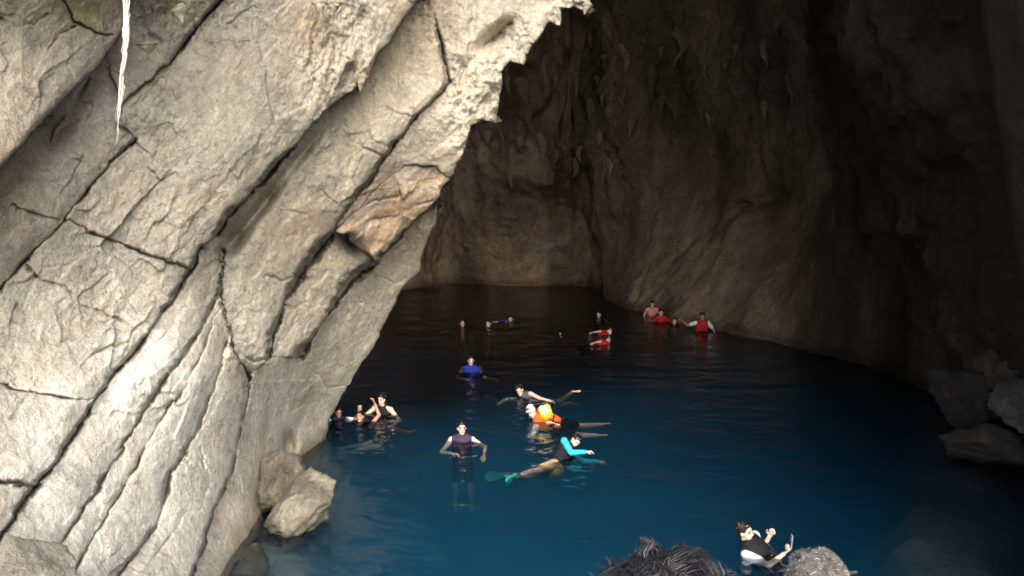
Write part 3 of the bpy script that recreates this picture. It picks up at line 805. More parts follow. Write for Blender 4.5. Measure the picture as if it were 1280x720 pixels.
# ------------------------------------------------------------------ boulders
def boulder(label, cpos, size, rot, seed, tint, facets=9, rough=0.5, group=None, sub=5, cat='boulder'):
    bm = bmesh.new()
    bmesh.ops.create_icosphere(bm, subdivisions=sub, radius=1.0)
    P = np.array([v.co[:] for v in bm.verts])
    r2 = np.random.default_rng(seed)
    dirs = r2.standard_normal((facets + 7, 3)); dirs /= np.linalg.norm(dirs, axis=1)[:, None]
    hs = r2.uniform(0.50, 0.86, len(dirs))
    lim = np.full(len(P), 1.05)
    for dv, h in zip(dirs, hs):
        c = P @ dv
        lim = np.minimum(lim, np.where(c > 0.05, h / np.maximum(c, 0.05), 9))
    P = P * lim[:, None]
    nrm = P / np.linalg.norm(P, axis=1)[:, None]
    P = P * 1.25 + nrm * (0.08 * fbm(P * 1.7 + seed, 4, seed) + 0.10 * rough * ridge(P * 2.6 + seed, 5, seed + 3, 0.65) - 0.04 * rough + 0.09 * rough * fbm(P * 5 + seed, 4, seed + 5, 0.65))[:, None]
    P = P * np.array(size)
    Rm = np.array(Matrix.Rotation(math.radians(rot[2]), 3, 'Z') @ Matrix.Rotation(math.radians(rot[1]), 3, 'Y') @ Matrix.Rotation(math.radians(rot[0]), 3, 'X'))
    P = P @ Rm.T
    for v, p in zip(bm.verts, P): v.co = p
    me = bpy.data.meshes.new('boulder'); bm.to_mesh(me); bm.free()
    Pw = P + np.array(cpos)
    cl = np.array(tint) * (1 + 0.45 * fbm(Pw * 2.2, 4, seed + 9))[:, None]
    strk = np.clip(3.5 * fbm(Pw @ np.array([[2.6, 0.4, 1.2], [0.2, 2.0, 0.3], [-0.9, 0.2, 0.9]]), 4, seed + 12) - 0.35, 0, 1)[:, None]
    cl = cl * (1 - strk) + np.array(tint) * 1.75 * strk
    wet = np.clip(1 - (Pw[:, 2] - 0.06 * fbm(Pw * 4, 2, 3)) / 0.14, 0, 1)[:, None] * 0.5
    cl = cl * (1 - wet)
    ca = me.color_attributes.new('tint', 'FLOAT_COLOR', 'POINT')
    c4 = np.ones((len(P), 4), np.float32); c4[:, :3] = np.clip(cl, 0.02, 0.7)
    ca.data.foreach_set('color', c4.ravel())
    me.materials.append(M_BOULD)
    for p in me.polygons: p.use_smooth = True
    o = bpy.data.objects.new('boulder', me); o.location = cpos
    col.objects.link(o)
    return tag(o, label, cat, group)

def pt(px, py, d): return tuple(at(np.array([float(px)]), np.array([float(py)]), np.array([float(d)]))[0])
boulder('pale leaning boulder with white streaks at the foot of the sunlit wall', pt(376, 638, 11.3), (0.38, 0.46, 0.66), (8, 48, 10), 3, (0.25, 0.23, 0.18), rough=1.2)
boulder('brown rounded boulder between the wall and the pale leaning boulder', pt(352, 600, 12.0), (0.40, 0.4, 0.40), (0, 20, 30), 14, (0.22, 0.19, 0.145), rough=1.6)
boulder('smooth grey-brown boulder in the bottom left corner of the picture', pt(26, 726, 6.35), (0.42, 0.45, 0.32), (0, 10, 20), 8, (0.33, 0.30, 0.245), rough=0.7)
boulder('tan sunken rock under shallow water below the pale leaning boulder', tuple(onz(313, 706, -0.26)), (0.34, 0.4, 0.2), (0, 0, 40), 21, (0.34, 0.30, 0.20), rough=0.6)
RG = 'dark boulders piled on the right shore'
boulder('low flat wet boulder at the water edge, lowest of the right pile', pt(1236, 556, 14.2), (0.78, 0.6, 0.40), (0, 4, -10), 31, (0.11, 0.092, 0.075), rough=1.4, group=RG)
boulder('paler grey boulder at the right picture edge, in the middle of the pile', pt(1284, 512, 13.6), (0.42, 0.5, 0.36), (0, -25, 20), 32, (0.17, 0.155, 0.135), rough=1.5, group=RG)
boulder('large dark boulder at the back of the right shore pile', pt(1222, 497, 15.0), (0.62, 0.7, 0.55), (10, 15, 40), 33, (0.065, 0.055, 0.048), rough=1.6, group=RG)
boulder('topmost brown boulder on the right shore pile', pt(1266, 456, 14.5), (0.80, 0.8, 0.60), (0, -12, 15), 34, (0.10, 0.08, 0.066), rough=1.6, group=RG)
boulder('rear boulder under the cave wall behind the right shore pile', pt(1318, 500, 16.2), (0.9, 0.9, 0.9), (0, -12, 75), 36, (0.14, 0.12, 0.10), rough=0.8, group=RG)

# ------------------------------------------------------------------ hanging root
M_ROOT = plain('root_fibre', (0.49, 0.455, 0.39), rough=0.9, spec=0.1, noise=0.4, scale=40)
def tube(path, radii, k=8):
    path = np.asarray(path, float); n = len(path)
    tg = np.gradient(path, axis=0); tg /= np.linalg.norm(tg, axis=1)[:, None]
    ref = np.array([0.3, 1, 0.1]); ref /= np.linalg.norm(ref)
    if abs(tg.mean(0) @ ref) > 0.9: ref = np.array([1., 0, 0])
    A = np.cross(tg, ref); A /= np.linalg.norm(A, axis=1)[:, None]
    B = np.cross(tg, A)
    an = np.linspace(0, 2 * math.pi, k, endpoint=False)
    V = path[:, None] + np.asarray(radii)[:, None, None] * (np.cos(an)[None, :, None] * A[:, None] + np.sin(an)[None, :, None] * B[:, None])
    i2 = np.arange(n * k).reshape(n, k)
    Qd = np.stack([i2[:-1], np.roll(i2[:-1], -1, 1), np.roll(i2[1:], -1, 1), i2[1:]], -1).reshape(-1, 4)
    return V.reshape(-1, 3), Qd
root = empty('hanging_root', pt(158, -140, 6.3))
tag(root, 'long pale fibrous root hanging straight down against the wall, top left', 'root')
rl = np.array(root.location)
y_ = np.linspace(-150, 178, 90)
for s_ in range(9):
    stop = [178, 181, 154, 150, 176, 120, 165, 140, 95][s_]
    yy = np.linspace(-150, stop, 90)
    xx = 158 - 3 * np.clip((yy - 20) / 60, 0, 1) - 7.5 * np.clip((yy - 60) / 110, 0, 1.1) + 1.0 * np.sin(yy / 37.0)
    ph = s_ * 1.05
    wob = 2.1 * np.sin(yy / 16 + ph) * np.clip(1.1 - (yy + 40) / 260, 0.2, 1) + (1.5 if s_ < 6 else 3.2) * vnoise(np.stack([yy / (14 if s_ < 6 else 9), 0 * yy + s_, 0 * yy], 1), 77 + s_)
    d_ = 6.35 + 0.012 * np.cos(yy / 16 + ph)
    pth = at(xx + wob + (-2.0 if s_ in (2, 3) else 0), yy, d_)
    rad = (0.0068 if s_ < 6 else 0.0035) * np.clip((stop - yy) / 60, 0.12, 1) * (1 + 0.35 * vnoise(np.stack([yy / 5, 0 * yy + s_ * 3, 0 * yy], 1), 91))
    Vt, Qt = tube(pth, rad)
    mesh_np('root_strand', Vt - rl, Qt, M_ROOT, parent=root)

# ------------------------------------------------------------------ people
SKIN = plain('skin', (0.50, 0.30, 0.21), rough=0.45, spec=0.5, noise=0.08)
SKIN_P = plain('skin_pale', (0.74, 0.53, 0.42), rough=0.42, spec=0.5, noise=0.06)
HAIR = plain('hair_dark', (0.018, 0.014, 0.012), rough=0.35, spec=0.6, noise=0.3)
EYE = plain('eye_dark', (0.02, 0.015, 0.012), rough=0.2)
LIP = plain('lip', (0.36, 0.13, 0.11), rough=0.5)
CL = {k: plain('cloth_' + k, c, rough=0.75, spec=0.25, noise=0.2, scale=30) for k, c in dict(
    red=(0.42, 0.02, 0.025), blue=(0.02, 0.03, 0.30), navy=(0.02, 0.022, 0.06), black=(0.014, 0.014, 0.018), grey=(0.09, 0.095, 0.12), purple=(0.06, 0.035, 0.075),
    white=(0.78, 0.76, 0.77), orange=(0.75, 0.13, 0.02), yellow=(0.85, 0.62, 0.05), cyan=(0.04, 0.48, 0.55), khaki=(0.42, 0.33, 0.17), teal=(0.02, 0.26, 0.24),
    pink=(0.62, 0.30, 0.30), palegrey=(0.4, 0.42, 0.43), cream=(0.80, 0.72, 0.50)).items()}

def nv(v):
    v = Vector(v); return v.normalized()

def bone(bm, p0, r0, p1, r1, flat=1.0, flat_dir=None, segs=12, caps=3):
    """closed tapered capsule; flat squeezes it along flat_dir"""
    p0, p1 = Vector(p0), Vector(p1)
    ax = (p1 - p0); ln = ax.length
    ax = ax / ln if ln > 1e-6 else Vector((0, 0, 1))
    if flat_dir is None:
        flat_dir = Vector((0, 0, 1)) if abs(ax.z) < 0.9 else Vector((0, 1, 0))
    B = (Vector(flat_dir) - ax * ax.dot(Vector(flat_dir)))
    if B.length < 1e-4: B = ax.orthogonal()
    B.normalize(); A = ax.cross(B)
    rings = []
    prof = [(-math.cos(math.pi / 2 * i / caps) * r0, math.sin(math.pi / 2 * i / caps) * r0, 0) for i in range(caps + 1)]
    prof += [(math.sin(math.pi / 2 * i / caps) * r1, math.cos(math.pi / 2 * i / caps) * r1, 1) for i in range(caps + 1)]
    for k, (off, rad, end) in enumerate(prof):
        c = (p0 if end == 0 else p1) + ax * off
        if rad < 1e-6:
            rings.append([bm.verts.new(c)])
        else:
            rings.append([bm.verts.new(c + A * math.cos(2 * math.pi * s / segs) * rad + B * math.sin(2 * math.pi * s / segs) * rad * flat) for s in range(segs)])
    for a, b in zip(rings[:-1], rings[1:]):
        for s in range(segs):
            t = (s + 1) % segs
            if len(a) == 1: bm.faces.new((a[0], b[t], b[s]))
            elif len(b) == 1: bm.faces.new((a[s], a[t], b[0]))
            else: bm.faces.new((a[s], a[t], b[t], b[s]))

def ell(bm, c, axes, rad, u=16, v=10):
    M = Matrix((Vector(axes[0]) * rad[0], Vector(axes[1]) * rad[1], Vector(axes[2]) * rad[2])).transposed().to_4x4()
    M.translation = Vector(c)
    bmesh.ops.create_uvsphere(bm, u_segments=u, v_segments=v, radius=1.0, matrix=M)

def fuse(bm, voxel, smooth=4):
    """union of the closed pieces as one continuous skin"""
    bmesh.ops.recalc_face_normals(bm, faces=bm.faces[:])
    me = bpy.data.meshes.new('tmp'); bm.to_mesh(me); bm.free()
    o = bpy.data.objects.new('tmp', me); col.objects.link(o)
    r = o.modifiers.new('r', 'REMESH'); r.mode = 'VOXEL'; r.voxel_size = voxel; r.use_smooth_shade = True
    s = o.modifiers.new('s', 'SMOOTH'); s.iterations = smooth; s.factor = 0.5
    dg = bpy.context.evaluated_depsgraph_get()
    res = bpy.data.meshes.new_from_object(o.evaluated_get(dg))
    bpy.data.objects.remove(o); bpy.data.meshes.remove(me)
    return res

def put(name, me, mat, parent):
    me.name = name
    me.materials.clear(); me.materials.append(mat)
    for p in me.polygons: p.use_smooth = True
    o = bpy.data.objects.new(name, me); col.objects.link(o)
    o.parent = parent
    me.transform(Matrix.Translation(-parent.location))
    return o

def hand(bm, wrist, d, n, k, curl=0.35, grip=False):
    """palm, four unequal bent fingers and a thumb from the side of the palm"""
    d, n = nv(d), nv(n)
    n = (n - d * n.dot(d)).normalized()
    s = d.cross(n)
    w = Vector(wrist)
    bone(bm, w, 0.028 * k, w + d * 0.085 * k, 0.038 * k, flat=0.45, flat_dir=n)
    for i, (off, ln) in enumerate([(-0.030, 0.068), (-0.010, 0.078), (0.010, 0.073), (0.029, 0.056)]):
        b0 = w + d * 0.085 * k + s * off * k * 1.12
        c1 = curl * (1 + 0.15 * i)
        d1 = (d * math.cos(c1) + n * math.sin(c1) + s * off * 2).normalized()
        d2 = (d * math.cos(c1 * 2.4) + n * math.sin(c1 * 2.4) + s * off * 2).normalized()
        m1 = b0 + d1 * ln * 0.52 * k
        bone(bm, b0, 0.0092 * k, m1, 0.0086 * k, segs=8)
        bone(bm, m1, 0.0086 * k, m1 + d2 * ln * 0.5 * k, 0.0072 * k, segs=8)
    t0 = w + d * 0.025 * k - s * 0.026 * k
    t1 = t0 + (d * 0.55 - s * 0.75 + n * 0.25).normalized() * 0.045 * k
    bone(bm, t0, 0.013 * k, t1, 0.011 * k, segs=8)
    bone(bm, t1, 0.0105 * k, t1 + (d * 0.9 - s * 0.1 + n * 0.4).normalized() * 0.036 * k, 0.0085 * k, segs=8)

SWIM = []
class Figure:
    pass

def person(label, head, face, down, front, arms, legs, k=1.0, skin=SKIN, hair='short', hair_mat=HAIR, vest=None, sleeves=None, shirt=None, shorts='black',
           vox=0.013, fine=0.0065, group=None, fins=None, headup=None, long_sleeves=None, cap=None, ground=False, bare_hair=False, palms=None, curls=(0.35, 0.35)):
    """arms/legs: two (upper direction, lower direction) pairs in world axes, first on the picture-left side"""
    head = Vector(head) - Vector((0, 0, 0 if ground else 0.035)); dn = nv(down); fr_ = nv(front)
    fr_ = (fr_ - dn * fr_.dot(dn)).normalized()
    side = fr_.cross(dn)
    if side.x < 0 or (abs(side.x) < 0.05 and side.y < 0): side = -side      # +side = picture right
    fc = nv(face)
    hu = nv(headup) if headup is not None else nv(-dn * 0.6 + Vector((0, 0, 0.8)))
    hu = (hu - fc * hu.dot(fc)).normalized()
    hs = fc.cross(hu)
    neck = head - hu * 0.105 * k - fc * 0.015 * k
    chest0 = neck + dn * 0.07 * k
    pel = chest0 + dn * 0.50 * k
    root_loc = Vector((head.x, head.y, 0.0)) if not ground else Vector((head.x, head.y, ground))
    e = empty('person', root_loc)
    tag(e, label, 'person', group)
    f = Figure(); f.e = e
    if not ground: SWIM.append((head.x, head.y))
    bm = bmesh.new()
    # head
    ell(bm, head + hu * 0.022 * k - fc * 0.008 * k, (hs, fc, hu), (0.073 * k, 0.094 * k, 0.098 * k))
    ell(bm, head - hu * 0.048 * k + fc * 0.028 * k, (hs, fc, hu), (0.056 * k, 0.062 * k, 0.068 * k))
    ell(bm, head - hu * 0.100 * k + fc * 0.062 * k, (hs, fc, hu), (0.026 * k, 0.024 * k, 0.022 * k))
    bone(bm, head + hu * 0.012 * k + fc * 0.083 * k, 0.010 * k, head - hu * 0.028 * k + fc * 0.103 * k, 0.0165 * k, segs=8)
    ell(bm, head + hu * 0.026 * k + fc * 0.078 * k, (hs, fc, hu), (0.052 * k, 0.016 * k, 0.012 * k))
    for s in (-1, 1):
        ell(bm, head - hu * 0.008 * k + hs * s * 0.076 * k - fc * 0.008 * k, (hs, fc, hu), (0.012 * k, 0.022 * k, 0.034 * k))
    # neck, trunk
    bone(bm, neck + hu * 0.03 * k, 0.052 * k, chest0 + dn * 0.03 * k, 0.062 * k)
    bone(bm, chest0 - side * 0.13 * k + dn * 0.02 * k, 0.062 * k, chest0 + side * 0.13 * k + dn * 0.02 * k, 0.062 * k, flat=0.95, flat_dir=fr_)
    bone(bm, chest0 + dn * 0.10 * k, 0.165 * k, chest0 + dn * 0.30 * k, 0.135 * k, flat=0.66, flat_dir=fr_, segs=18)
    bone(bm, chest0 + dn * 0.28 * k, 0.132 * k, pel - dn * 0.02 * k, 0.150 * k, flat=0.70, flat_dir=fr_, segs=18)
    f.sh, f.el, f.wr, f.kn, f.an, f.hip = [], [], [], [], [], []
    fb = bmesh.new(); anyhand = False
    for i, sg in enumerate((-1, 1)):
        sh = chest0 + side * sg * 0.185 * k + dn * 0.035 * k
        u, l = arms[i]
        el = sh + nv(u) * 0.285 * k
        wr = el + nv(l) * 0.25 * k
        ell(bm, sh, (side, fr_, dn), (0.062 * k, 0.058 * k, 0.062 * k))
        bone(bm, sh, 0.052 * k, el, 0.040 * k)
        bone(bm, el, 0.042 * k, wr, 0.027 * k)
        pn = palms[i] if palms else (Vector((0, 0, -1)) if abs(nv(l).z) < 0.8 else -fr_)
        hand(fb, wr - nv(l) * 0.005, l, pn, k, curls[i]); anyhand = True
        f.sh.append(sh); f.el.append(el); f.wr.append(wr)
        hp = pel + side * sg * 0.088 * k
        u, l = legs[i]
        kn = hp + nv(u) * 0.42 * k
        an = kn + nv(l) * 0.40 * k
        bone(bm, hp, 0.092 * k, kn, 0.058 * k)
        bone(bm, kn, 0.058 * k, kn.lerp(an, 0.35), 0.058 * k)
        bone(bm, kn.lerp(an, 0.3), 0.058 * k, an, 0.036 * k)
        fd = fr_ if ground else nv(nv(l) * 0.85 + fr_ * 0.45)
        bone(bm, an - fd * 0.04 * k, 0.036 * k, an + fd * 0.15 * k + (Vector((0, 0, -0.03)) if ground else Vector()), 0.030 * k, flat=0.7)
        f.hip.append(hp); f.kn.append(kn); f.an.append(an)
    me = fuse(bm, vox * k)
    hm = fuse(fb, fine * k, 2)
    b2 = bmesh.new(); b2.from_mesh(me); b2.from_mesh(hm)
    b2.to_mesh(me); b2.free(); bpy.data.meshes.remove(hm)
    put('body', me, skin, e)
    f.head, f.hu, f.fc, f.hs, f.k = head, hu, fc, hs, k
    # face
    for s in (-1, 1):
        bmx = bmesh.new(); ell(bmx, head + hu * 0.004 * k + hs * s * 0.033 * k + fc * 0.083 * k, (hs, fc, hu), (0.015 * k, 0.009 * k, 0.0075 * k), 10, 6)
        m_ = bpy.data.meshes.new('eye'); bmx.to_mesh(m_); bmx.free(); put('eye', m_, EYE, e)
        bmx = bmesh.new(); bone(bmx, head + hu * 0.028 * k + hs * s * 0.016 * k + fc * 0.092 * k, 0.0045 * k, head + hu * 0.027 * k + hs * s * 0.05 * k + fc * 0.076 * k, 0.004 * k, segs=6)
        m_ = bpy.data.meshes.new('eyebrow'); bmx.to_mesh(m_); bmx.free(); put('eyebrow', m_, hair_mat, e)
    bmx = bmesh.new(); ell(bmx, head - hu * 0.066 * k + fc * 0.084 * k, (hs, fc, hu), (0.024 * k, 0.010 * k, 0.0075 * k), 10, 6)
    m_ = bpy.data.meshes.new('mouth'); bmx.to_mesh(m_); bmx.free(); put('mouth', m_, LIP, e)
    # hair
    if not bare_hair:
        bm = bmesh.new()
        ell(bm, head + hu * 0.040 * k - fc * 0.024 * k, (hs, fc, hu), (0.084 * k, 0.098 * k, 0.096 * k), 20, 14)
        ell(bm, head + hu * 0.088 * k + fc * 0.025 * k, (hs, fc, hu), (0.060 * k, 0.066 * k, 0.036 * k), 14, 8)
        ell(bm, head - hu * 0.02 * k - fc * 0.055 * k, (hs, fc, hu), (0.072 * k, 0.050 * k, 0.075 * k), 14, 8)
        if hair == 'long':
            bone(bm, head - fc * 0.06 * k, 0.075 * k, head - hu * 0.22 * k - fc * 0.085 * k, 0.055 * k, flat=0.6, flat_dir=fc)
            for s in (-1, 1):
                bone(bm, head + hs * s * 0.07 * k - fc * 0.02 * k, 0.026 * k, head + hs * s * 0.085 * k - hu * 0.20 * k, 0.022 * k)
        for q in range(26):                                    # wet tufts
            a = random.uniform(0, 6.28); el_ = random.uniform(0.15, 1.4)
            v = hs * math.cos(a) * math.cos(el_) + fc * (math.sin(a) * math.cos(el_) * 0.9 - 0.25) + hu * math.sin(el_)
            v = v.normalized()
            c = head + hu * 0.035 * k - fc * 0.02 * k
            bone(bm, c + v * 0.085 * k, 0.013 * k, c + v * 0.108 * k - fc * 0.012 * k, 0.006 * k, segs=6, caps=2)
        put('hair', fuse(bm, max(0.008, vox * 0.7) * k, 1), hair_mat, e)
    if cap:
        bm = bmesh.new()
        ell(bm, head + hu * 0.050 * k - fc * 0.012 * k, (hs, fc, hu), (0.090 * k, 0.108 * k, 0.095 * k), 20, 14)
        bone(bm, head + hu * 0.055 * k + fc * 0.09 * k - hs * 0.03 * k, 0.03 * k, head + hu * 0.055 * k + fc * 0.09 * k + hs * 0.03 * k, 0.03 * k, flat=0.3, flat_dir=hu)
        put('cap', fuse(bm, 0.010 * k, 2), CL[cap], e)
    # clothing
    def trunk(grow, a, b, name, matk):
        bm = bmesh.new()
        bone(bm, chest0 - side * 0.10 * k + dn * 0.035 * k, (0.062 + grow) * k, chest0 + side * 0.10 * k + dn * 0.035 * k, (0.062 + grow) * k, flat=0.95, flat_dir=fr_)
        bone(bm, chest0 + dn * 0.11 * k, (0.165 + grow) * k, chest0 + dn * b * k, (0.140 + grow) * k, flat=0.72, flat_dir=fr_, segs=18)
        return put(name, fuse(bm, vox * k, 2), CL[matk], e)
    if shirt: trunk(0.012, 0.08, 0.42, 'shirt', shirt)
    if sleeves:
        for i in (0, 1):
            bm = bmesh.new()
            bone(bm, f.sh[i], 0.072 * k, f.sh[i].lerp(f.el[i], 0.62), 0.062 * k)
            put('sleeve', fuse(bm, vox * k, 1), CL[sleeves], e)
    if long_sleeves:
        for i in (0, 1):
            bm = bmesh.new()
            bone(bm, f.sh[i], 0.070 * k, f.el[i], 0.055 * k); bone(bm, f.el[i], 0.055 * k, f.wr[i].lerp(f.el[i], 0.06), 0.040 * k)
            put('sleeve', fuse(bm, vox * k, 1), CL[long_sleeves], e)
    if vest:
        v = trunk(0.040, 0.06, 0.40, 'life_vest', vest)
        bm = bmesh.new()
        bone(bm, chest0 + dn * 0.10 * k + fr_ * 0.148 * k, 0.010 * k, chest0 + dn * 0.36 * k + fr_ * 0.138 * k, 0.010 * k, segs=8)
        z = fuse(bm, 0.008 * k, 0)
        zo = bpy.data.objects.new('zip', z); z.materials.append(CL['black']); col.objects.link(zo); z.transform(Matrix.Translation(-e.location)); zo.parent = v
        for s in (-1, 1):
            bm = bmesh.new()
            bone(bm, chest0 + dn * 0.28 * k + fr_ * 0.135 * k + side * s * 0.015 * k, 0.014 * k, chest0 + dn * 0.28 * k + fr_ * 0.115 * k + side * s * 0.115 * k, 0.014 * k, flat=1.3, segs=8)
            z = fuse(bm, 0.008 * k, 0)
            zo = bpy.data.objects.new('strap', z); z.materials.append(CL['black']); col.objects.link(zo); z.transform(Matrix.Translation(-e.location)); zo.parent = v
    if shorts:
        bm = bmesh.new()
        bone(bm, pel - dn * 0.10 * k, 0.155 * k, pel + dn * 0.02 * k, 0.160 * k, flat=0.76, flat_dir=fr_, segs=18)
        for i in (0, 1):
            bone(bm, f.hip[i], 0.105 * k, f.hip[i].lerp(f.kn[i], 0.7), 0.088 * k)
        put('shorts', fuse(bm, vox * k, 2), CL[shorts], e)
    if fins:
        for i in (0, 1):
            bm = bmesh.new()
            l = nv(legs[i][1]); fd = nv(l * 0.9 + fr_ * 0.35)
            bone(bm, f.an[i] + fd * 0.02 * k, 0.05 * k, f.an[i] + fd * 0.16 * k, 0.055 * k, flat=0.7, flat_dir=fr_)
            bone(bm, f.an[i] + fd * 0.16 * k, 0.055 * k, f.an[i] + fd * 0.42 * k, 0.10 * k, flat=0.14, flat_dir=fr_)
            put('swim_fin', fuse(bm, 0.011 * k, 1), CL[fins], e)
    return f

TOW = (0, -1, 0.05)
def swim(px, py, lift):          # head centre seen at this pixel, standing this far above the water
    return onz(px, py, lift)
UP = (0, 0, -1)
dangle = [((-0.1, 0.15, -1), (0, 0.25, -1)), ((0.12, 0.1, -1), (0.05, 0.3, -1))]
wide = [((-0.85, -0.35, -0.25), (-0.6, -0.7, 0.0)), ((0.85, -0.35, -0.25), (0.6, -0.7, 0.0))]
treading = [((-0.5, -0.3, -0.75), (0.1, -0.9, 0.05)), ((0.5, -0.3, -0.7), (0.25, -0.85, 0.1))]

# near the foot of the pale wall
person('child in white shirt and dark vest in the water against the pale rock', swim(423, 513, 0.17), (0.45, -0.9, 0.0), (-0.1, 0.2, -1), (0.4, -0.9, 0), [((-0.6, -0.4, -0.6), (0.2, -0.9, -0.1)), ((0.75, -0.4, 0.12), (0.3, -0.3, 0.85))], dangle, k=0.86, vest='navy', sleeves='white', shirt='white', skin=SKIN)
person('woman with long dark hair and bare shoulders raised out of the water near the rock', swim(477, 497, 0.33), (-0.35, -0.92, -0.05), (0.05, 0.15, -1), (-0.35, -0.9, 0), [((-0.75, -0.5, -0.55), (-0.55, -0.75, 0.1)), ((0.7, -0.2, -0.8), (-0.3, -0.8, -0.1))], [((-0.4, -0.6, -0.45), (-0.9, -0.2, -0.1)), ((-0.3, -0.7, -0.5), (-0.9, -0.3, -0.1))], k=0.98, hair='long', vest=None, shirt='black', skin=SKIN_P, fins='palegrey')
person('dark clad swimmer low in the water between the child and the bare shouldered woman', swim(450, 519, 0.10), (-0.2, -0.9, 0.35), (0.35, 0.75, -0.35), (-0.1, -0.5, 0.8), [((-0.8, 0.1, 0.0), (-0.6, 0.5, 0.3)), ((0.5, 0.1, 0.6), (-0.3, 0.1, 0.8))], [((0.5, 0.6, -0.2), (0.5, 0.3, -0.3)), ((0.5, 0.7, -0.3), (0.6, 0.3, -0.2))], k=0.95, vest='black', skin=SKIN)
# far row
person('swimmer in red shirt with arms spread flat, leftmost of the far three', swim(578, 402.5, 0.14), (0.25, -0.95, 0.1), (0, 0.55, -0.9), TOW, [((-0.8, -0.4, -0.2), (-0.7, -0.7, 0.0)), ((0.75, -0.5, -0.15), (0.4, -0.9, 0.0))], dangle, k=1.0, shirt='red', sleeves='red', skin=SKIN_P, vox=0.016)
person('dark vested swimmer with one pale arm bent, middle of the far three', swim(610.5, 403, 0.15), (-0.4, -0.9, 0.1), (0.1, 0.4, -0.9), TOW, [((-0.6, -0.5, -0.5), (-0.3, -0.9, 0)), ((0.65, -0.6, 0.05), (-0.6, -0.8, -0.05))], dangle, vest='black', skin=SKIN_P, vox=0.016)
person('swimmer in blue top gliding with arms out, rightmost of the far three', swim(638.5, 397.5, 0.13), (0.1, -1, 0.05), (-0.35, 0.8, -0.45), (0, -0.5, -0.8), [((-0.95, -0.3, 0.05), (-0.8, -0.6, 0.0)), ((1, -0.1, -0.05), (1, -0.2, 0.0))], [((-0.6, 0.7, -0.2), (-0.6, 0.7, 0.0))] * 2, shirt='blue', sleeves='blue', skin=SKIN_P, vox=0.016)
person('lone dark haired head near the far corner with one hand at the surface', swim(748.5, 392, 0.13), (-0.3, -0.95, 0.05), (0.05, 0.25, -1), TOW, [((-0.9, -0.3, 0.02), (-1, -0.1, 0.12)), ((0.8, -0.2, -0.5), (0.3, -0.8, -0.4))], dangle, vest='black', skin=SKIN_P, vox=0.016)
person('swimmer in red vest floating on the back with legs trailing, farther of the red pair', swim(761.5, 413, 0.12), (0.7, -0.6, 0.4), (-0.98, 0.05, -0.24), (0.1, -0.5, 0.85), [((-0.6, -0.75, 0.15), (-0.8, -0.5, -0.02)), ((-0.5, 0.6, 0.3), (-0.9, 0.2, -0.1))], [((-1, 0.15, 0.06), (-1, 0.0, 0.06)), ((-1, -0.15, 0.05), (-1, -0.1, 0.05))], vest='red', sleeves='red', shorts='palegrey', skin=SKIN_P, vox=0.016)
person('swimmer in red vest facing away to the right, nearer of the red pair', swim(758.5, 422.5, 0.16), (0.85, 0.1, 0.3), (-0.9, -0.25, -0.30), (0.15, -0.45, 0.85), [((-0.2, -0.95, 0.0), (-0.7, -0.6, 0.0)), ((0.1, 0.9, -0.2), (-0.3, 0.9, -0.2))], [((-1, 0.05, -0.1), (-1, 0, -0.05)), ((-1, -0.15, -0.1), (-1, -0.1, -0.04))], vest='red', sleeves='red', shorts='black', skin=SKIN_P, vox=0.016)
# group under the right-hand wall
person('boy in pink top standing behind the red vested man by the cave wall', onz(818, 397, 0) + np.array([0, 0.5, 0.44]), (-0.1, -0.98, -0.12), (0, 0.1, -1), TOW, [((-0.45, -0.2, -0.9), (0.2, -0.6, -0.7)), ((0.45, -0.4, -0.8), (0.3, -0.8, -0.2))], dangle, k=0.95, shirt='pink', sleeves='pink', skin=SKIN_P, vox=0.016)
person('man in red vest in front of the boy in pink by the cave wall', onz(826, 401.5, 0) + np.array([0, 0, 0.33]), (-0.15, -0.98, 0.0), (0, 0.12, -1), TOW, treading, dangle, vest='red', sleeves='red', shirt='red', skin=SKIN_P, vox=0.016)
person('dark haired swimmer low in the water stretching one arm towards the man in white sleeves', onz(843, 406, 0) + np.array([0, 0, 0.15]), (-0.25, -0.95, 0.1), (0, 0.25, -1), TOW, [((-0.7, -0.4, -0.5), (0.1, -0.9, -0.2)), ((0.98, 0.0, -0.02), (0.95, 0.0, 0.2))], dangle, vest='black', skin=SKIN_P, vox=0.016)
person('man in red vest over white sleeves standing waist deep by the cave wall', onz(877.5, 414.5, 0) + np.array([0, 0, 0.52]), (-0.05, -1, -0.05), (0.0, 0.08, -1), TOW, [((-0.85, 0.0, -0.25), (-0.6, -0.3, 0.5)), ((0.62, -0.1, -0.75), (0.25, -0.35, -0.85))], dangle, vest='red', shirt='white', sleeves='white', skin=SKIN, vox=0.016)
# middle of the pool
person('man in bright blue vest upright in the middle of the dark water', swim(588.5, 449, 0.31), (0.15, -0.98, 0.0), (0.0, 0.12, -1), TOW, [((-0.5, -0.4, -0.75), (0.75, -0.65, 0.08)), ((0.6, -0.3, -0.8), (0.9, -0.5, -0.02))], [((-0.1, 0.2, -1), (0, 0.3, -1)), ((0.6, 0.1, -0.6), (0.8, 0.2, -0.3))], vest='blue', sleeves='navy', skin=SKIN_P)
person('swimmer in grey vest with arms bent and pale feet trailing behind the orange swimmer', swim(649.5, 486, 0.17), (-0.25, -0.9, -0.1), (0.72, 0.45, -0.5), (-0.3, -0.75, -0.5), [((-0.95, -0.1, 0.0), (-0.45, -0.9, -0.05)), ((0.75, -0.7, -0.2), (0.8, -0.6, -0.05))], [((0.85, 0.4, -0.12), (0.95, 0.2, 0.12)), ((0.85, 0.5, -0.05), (0.8, 0.2, 0.5))], vest='grey', skin=SKIN_P, shorts='teal')
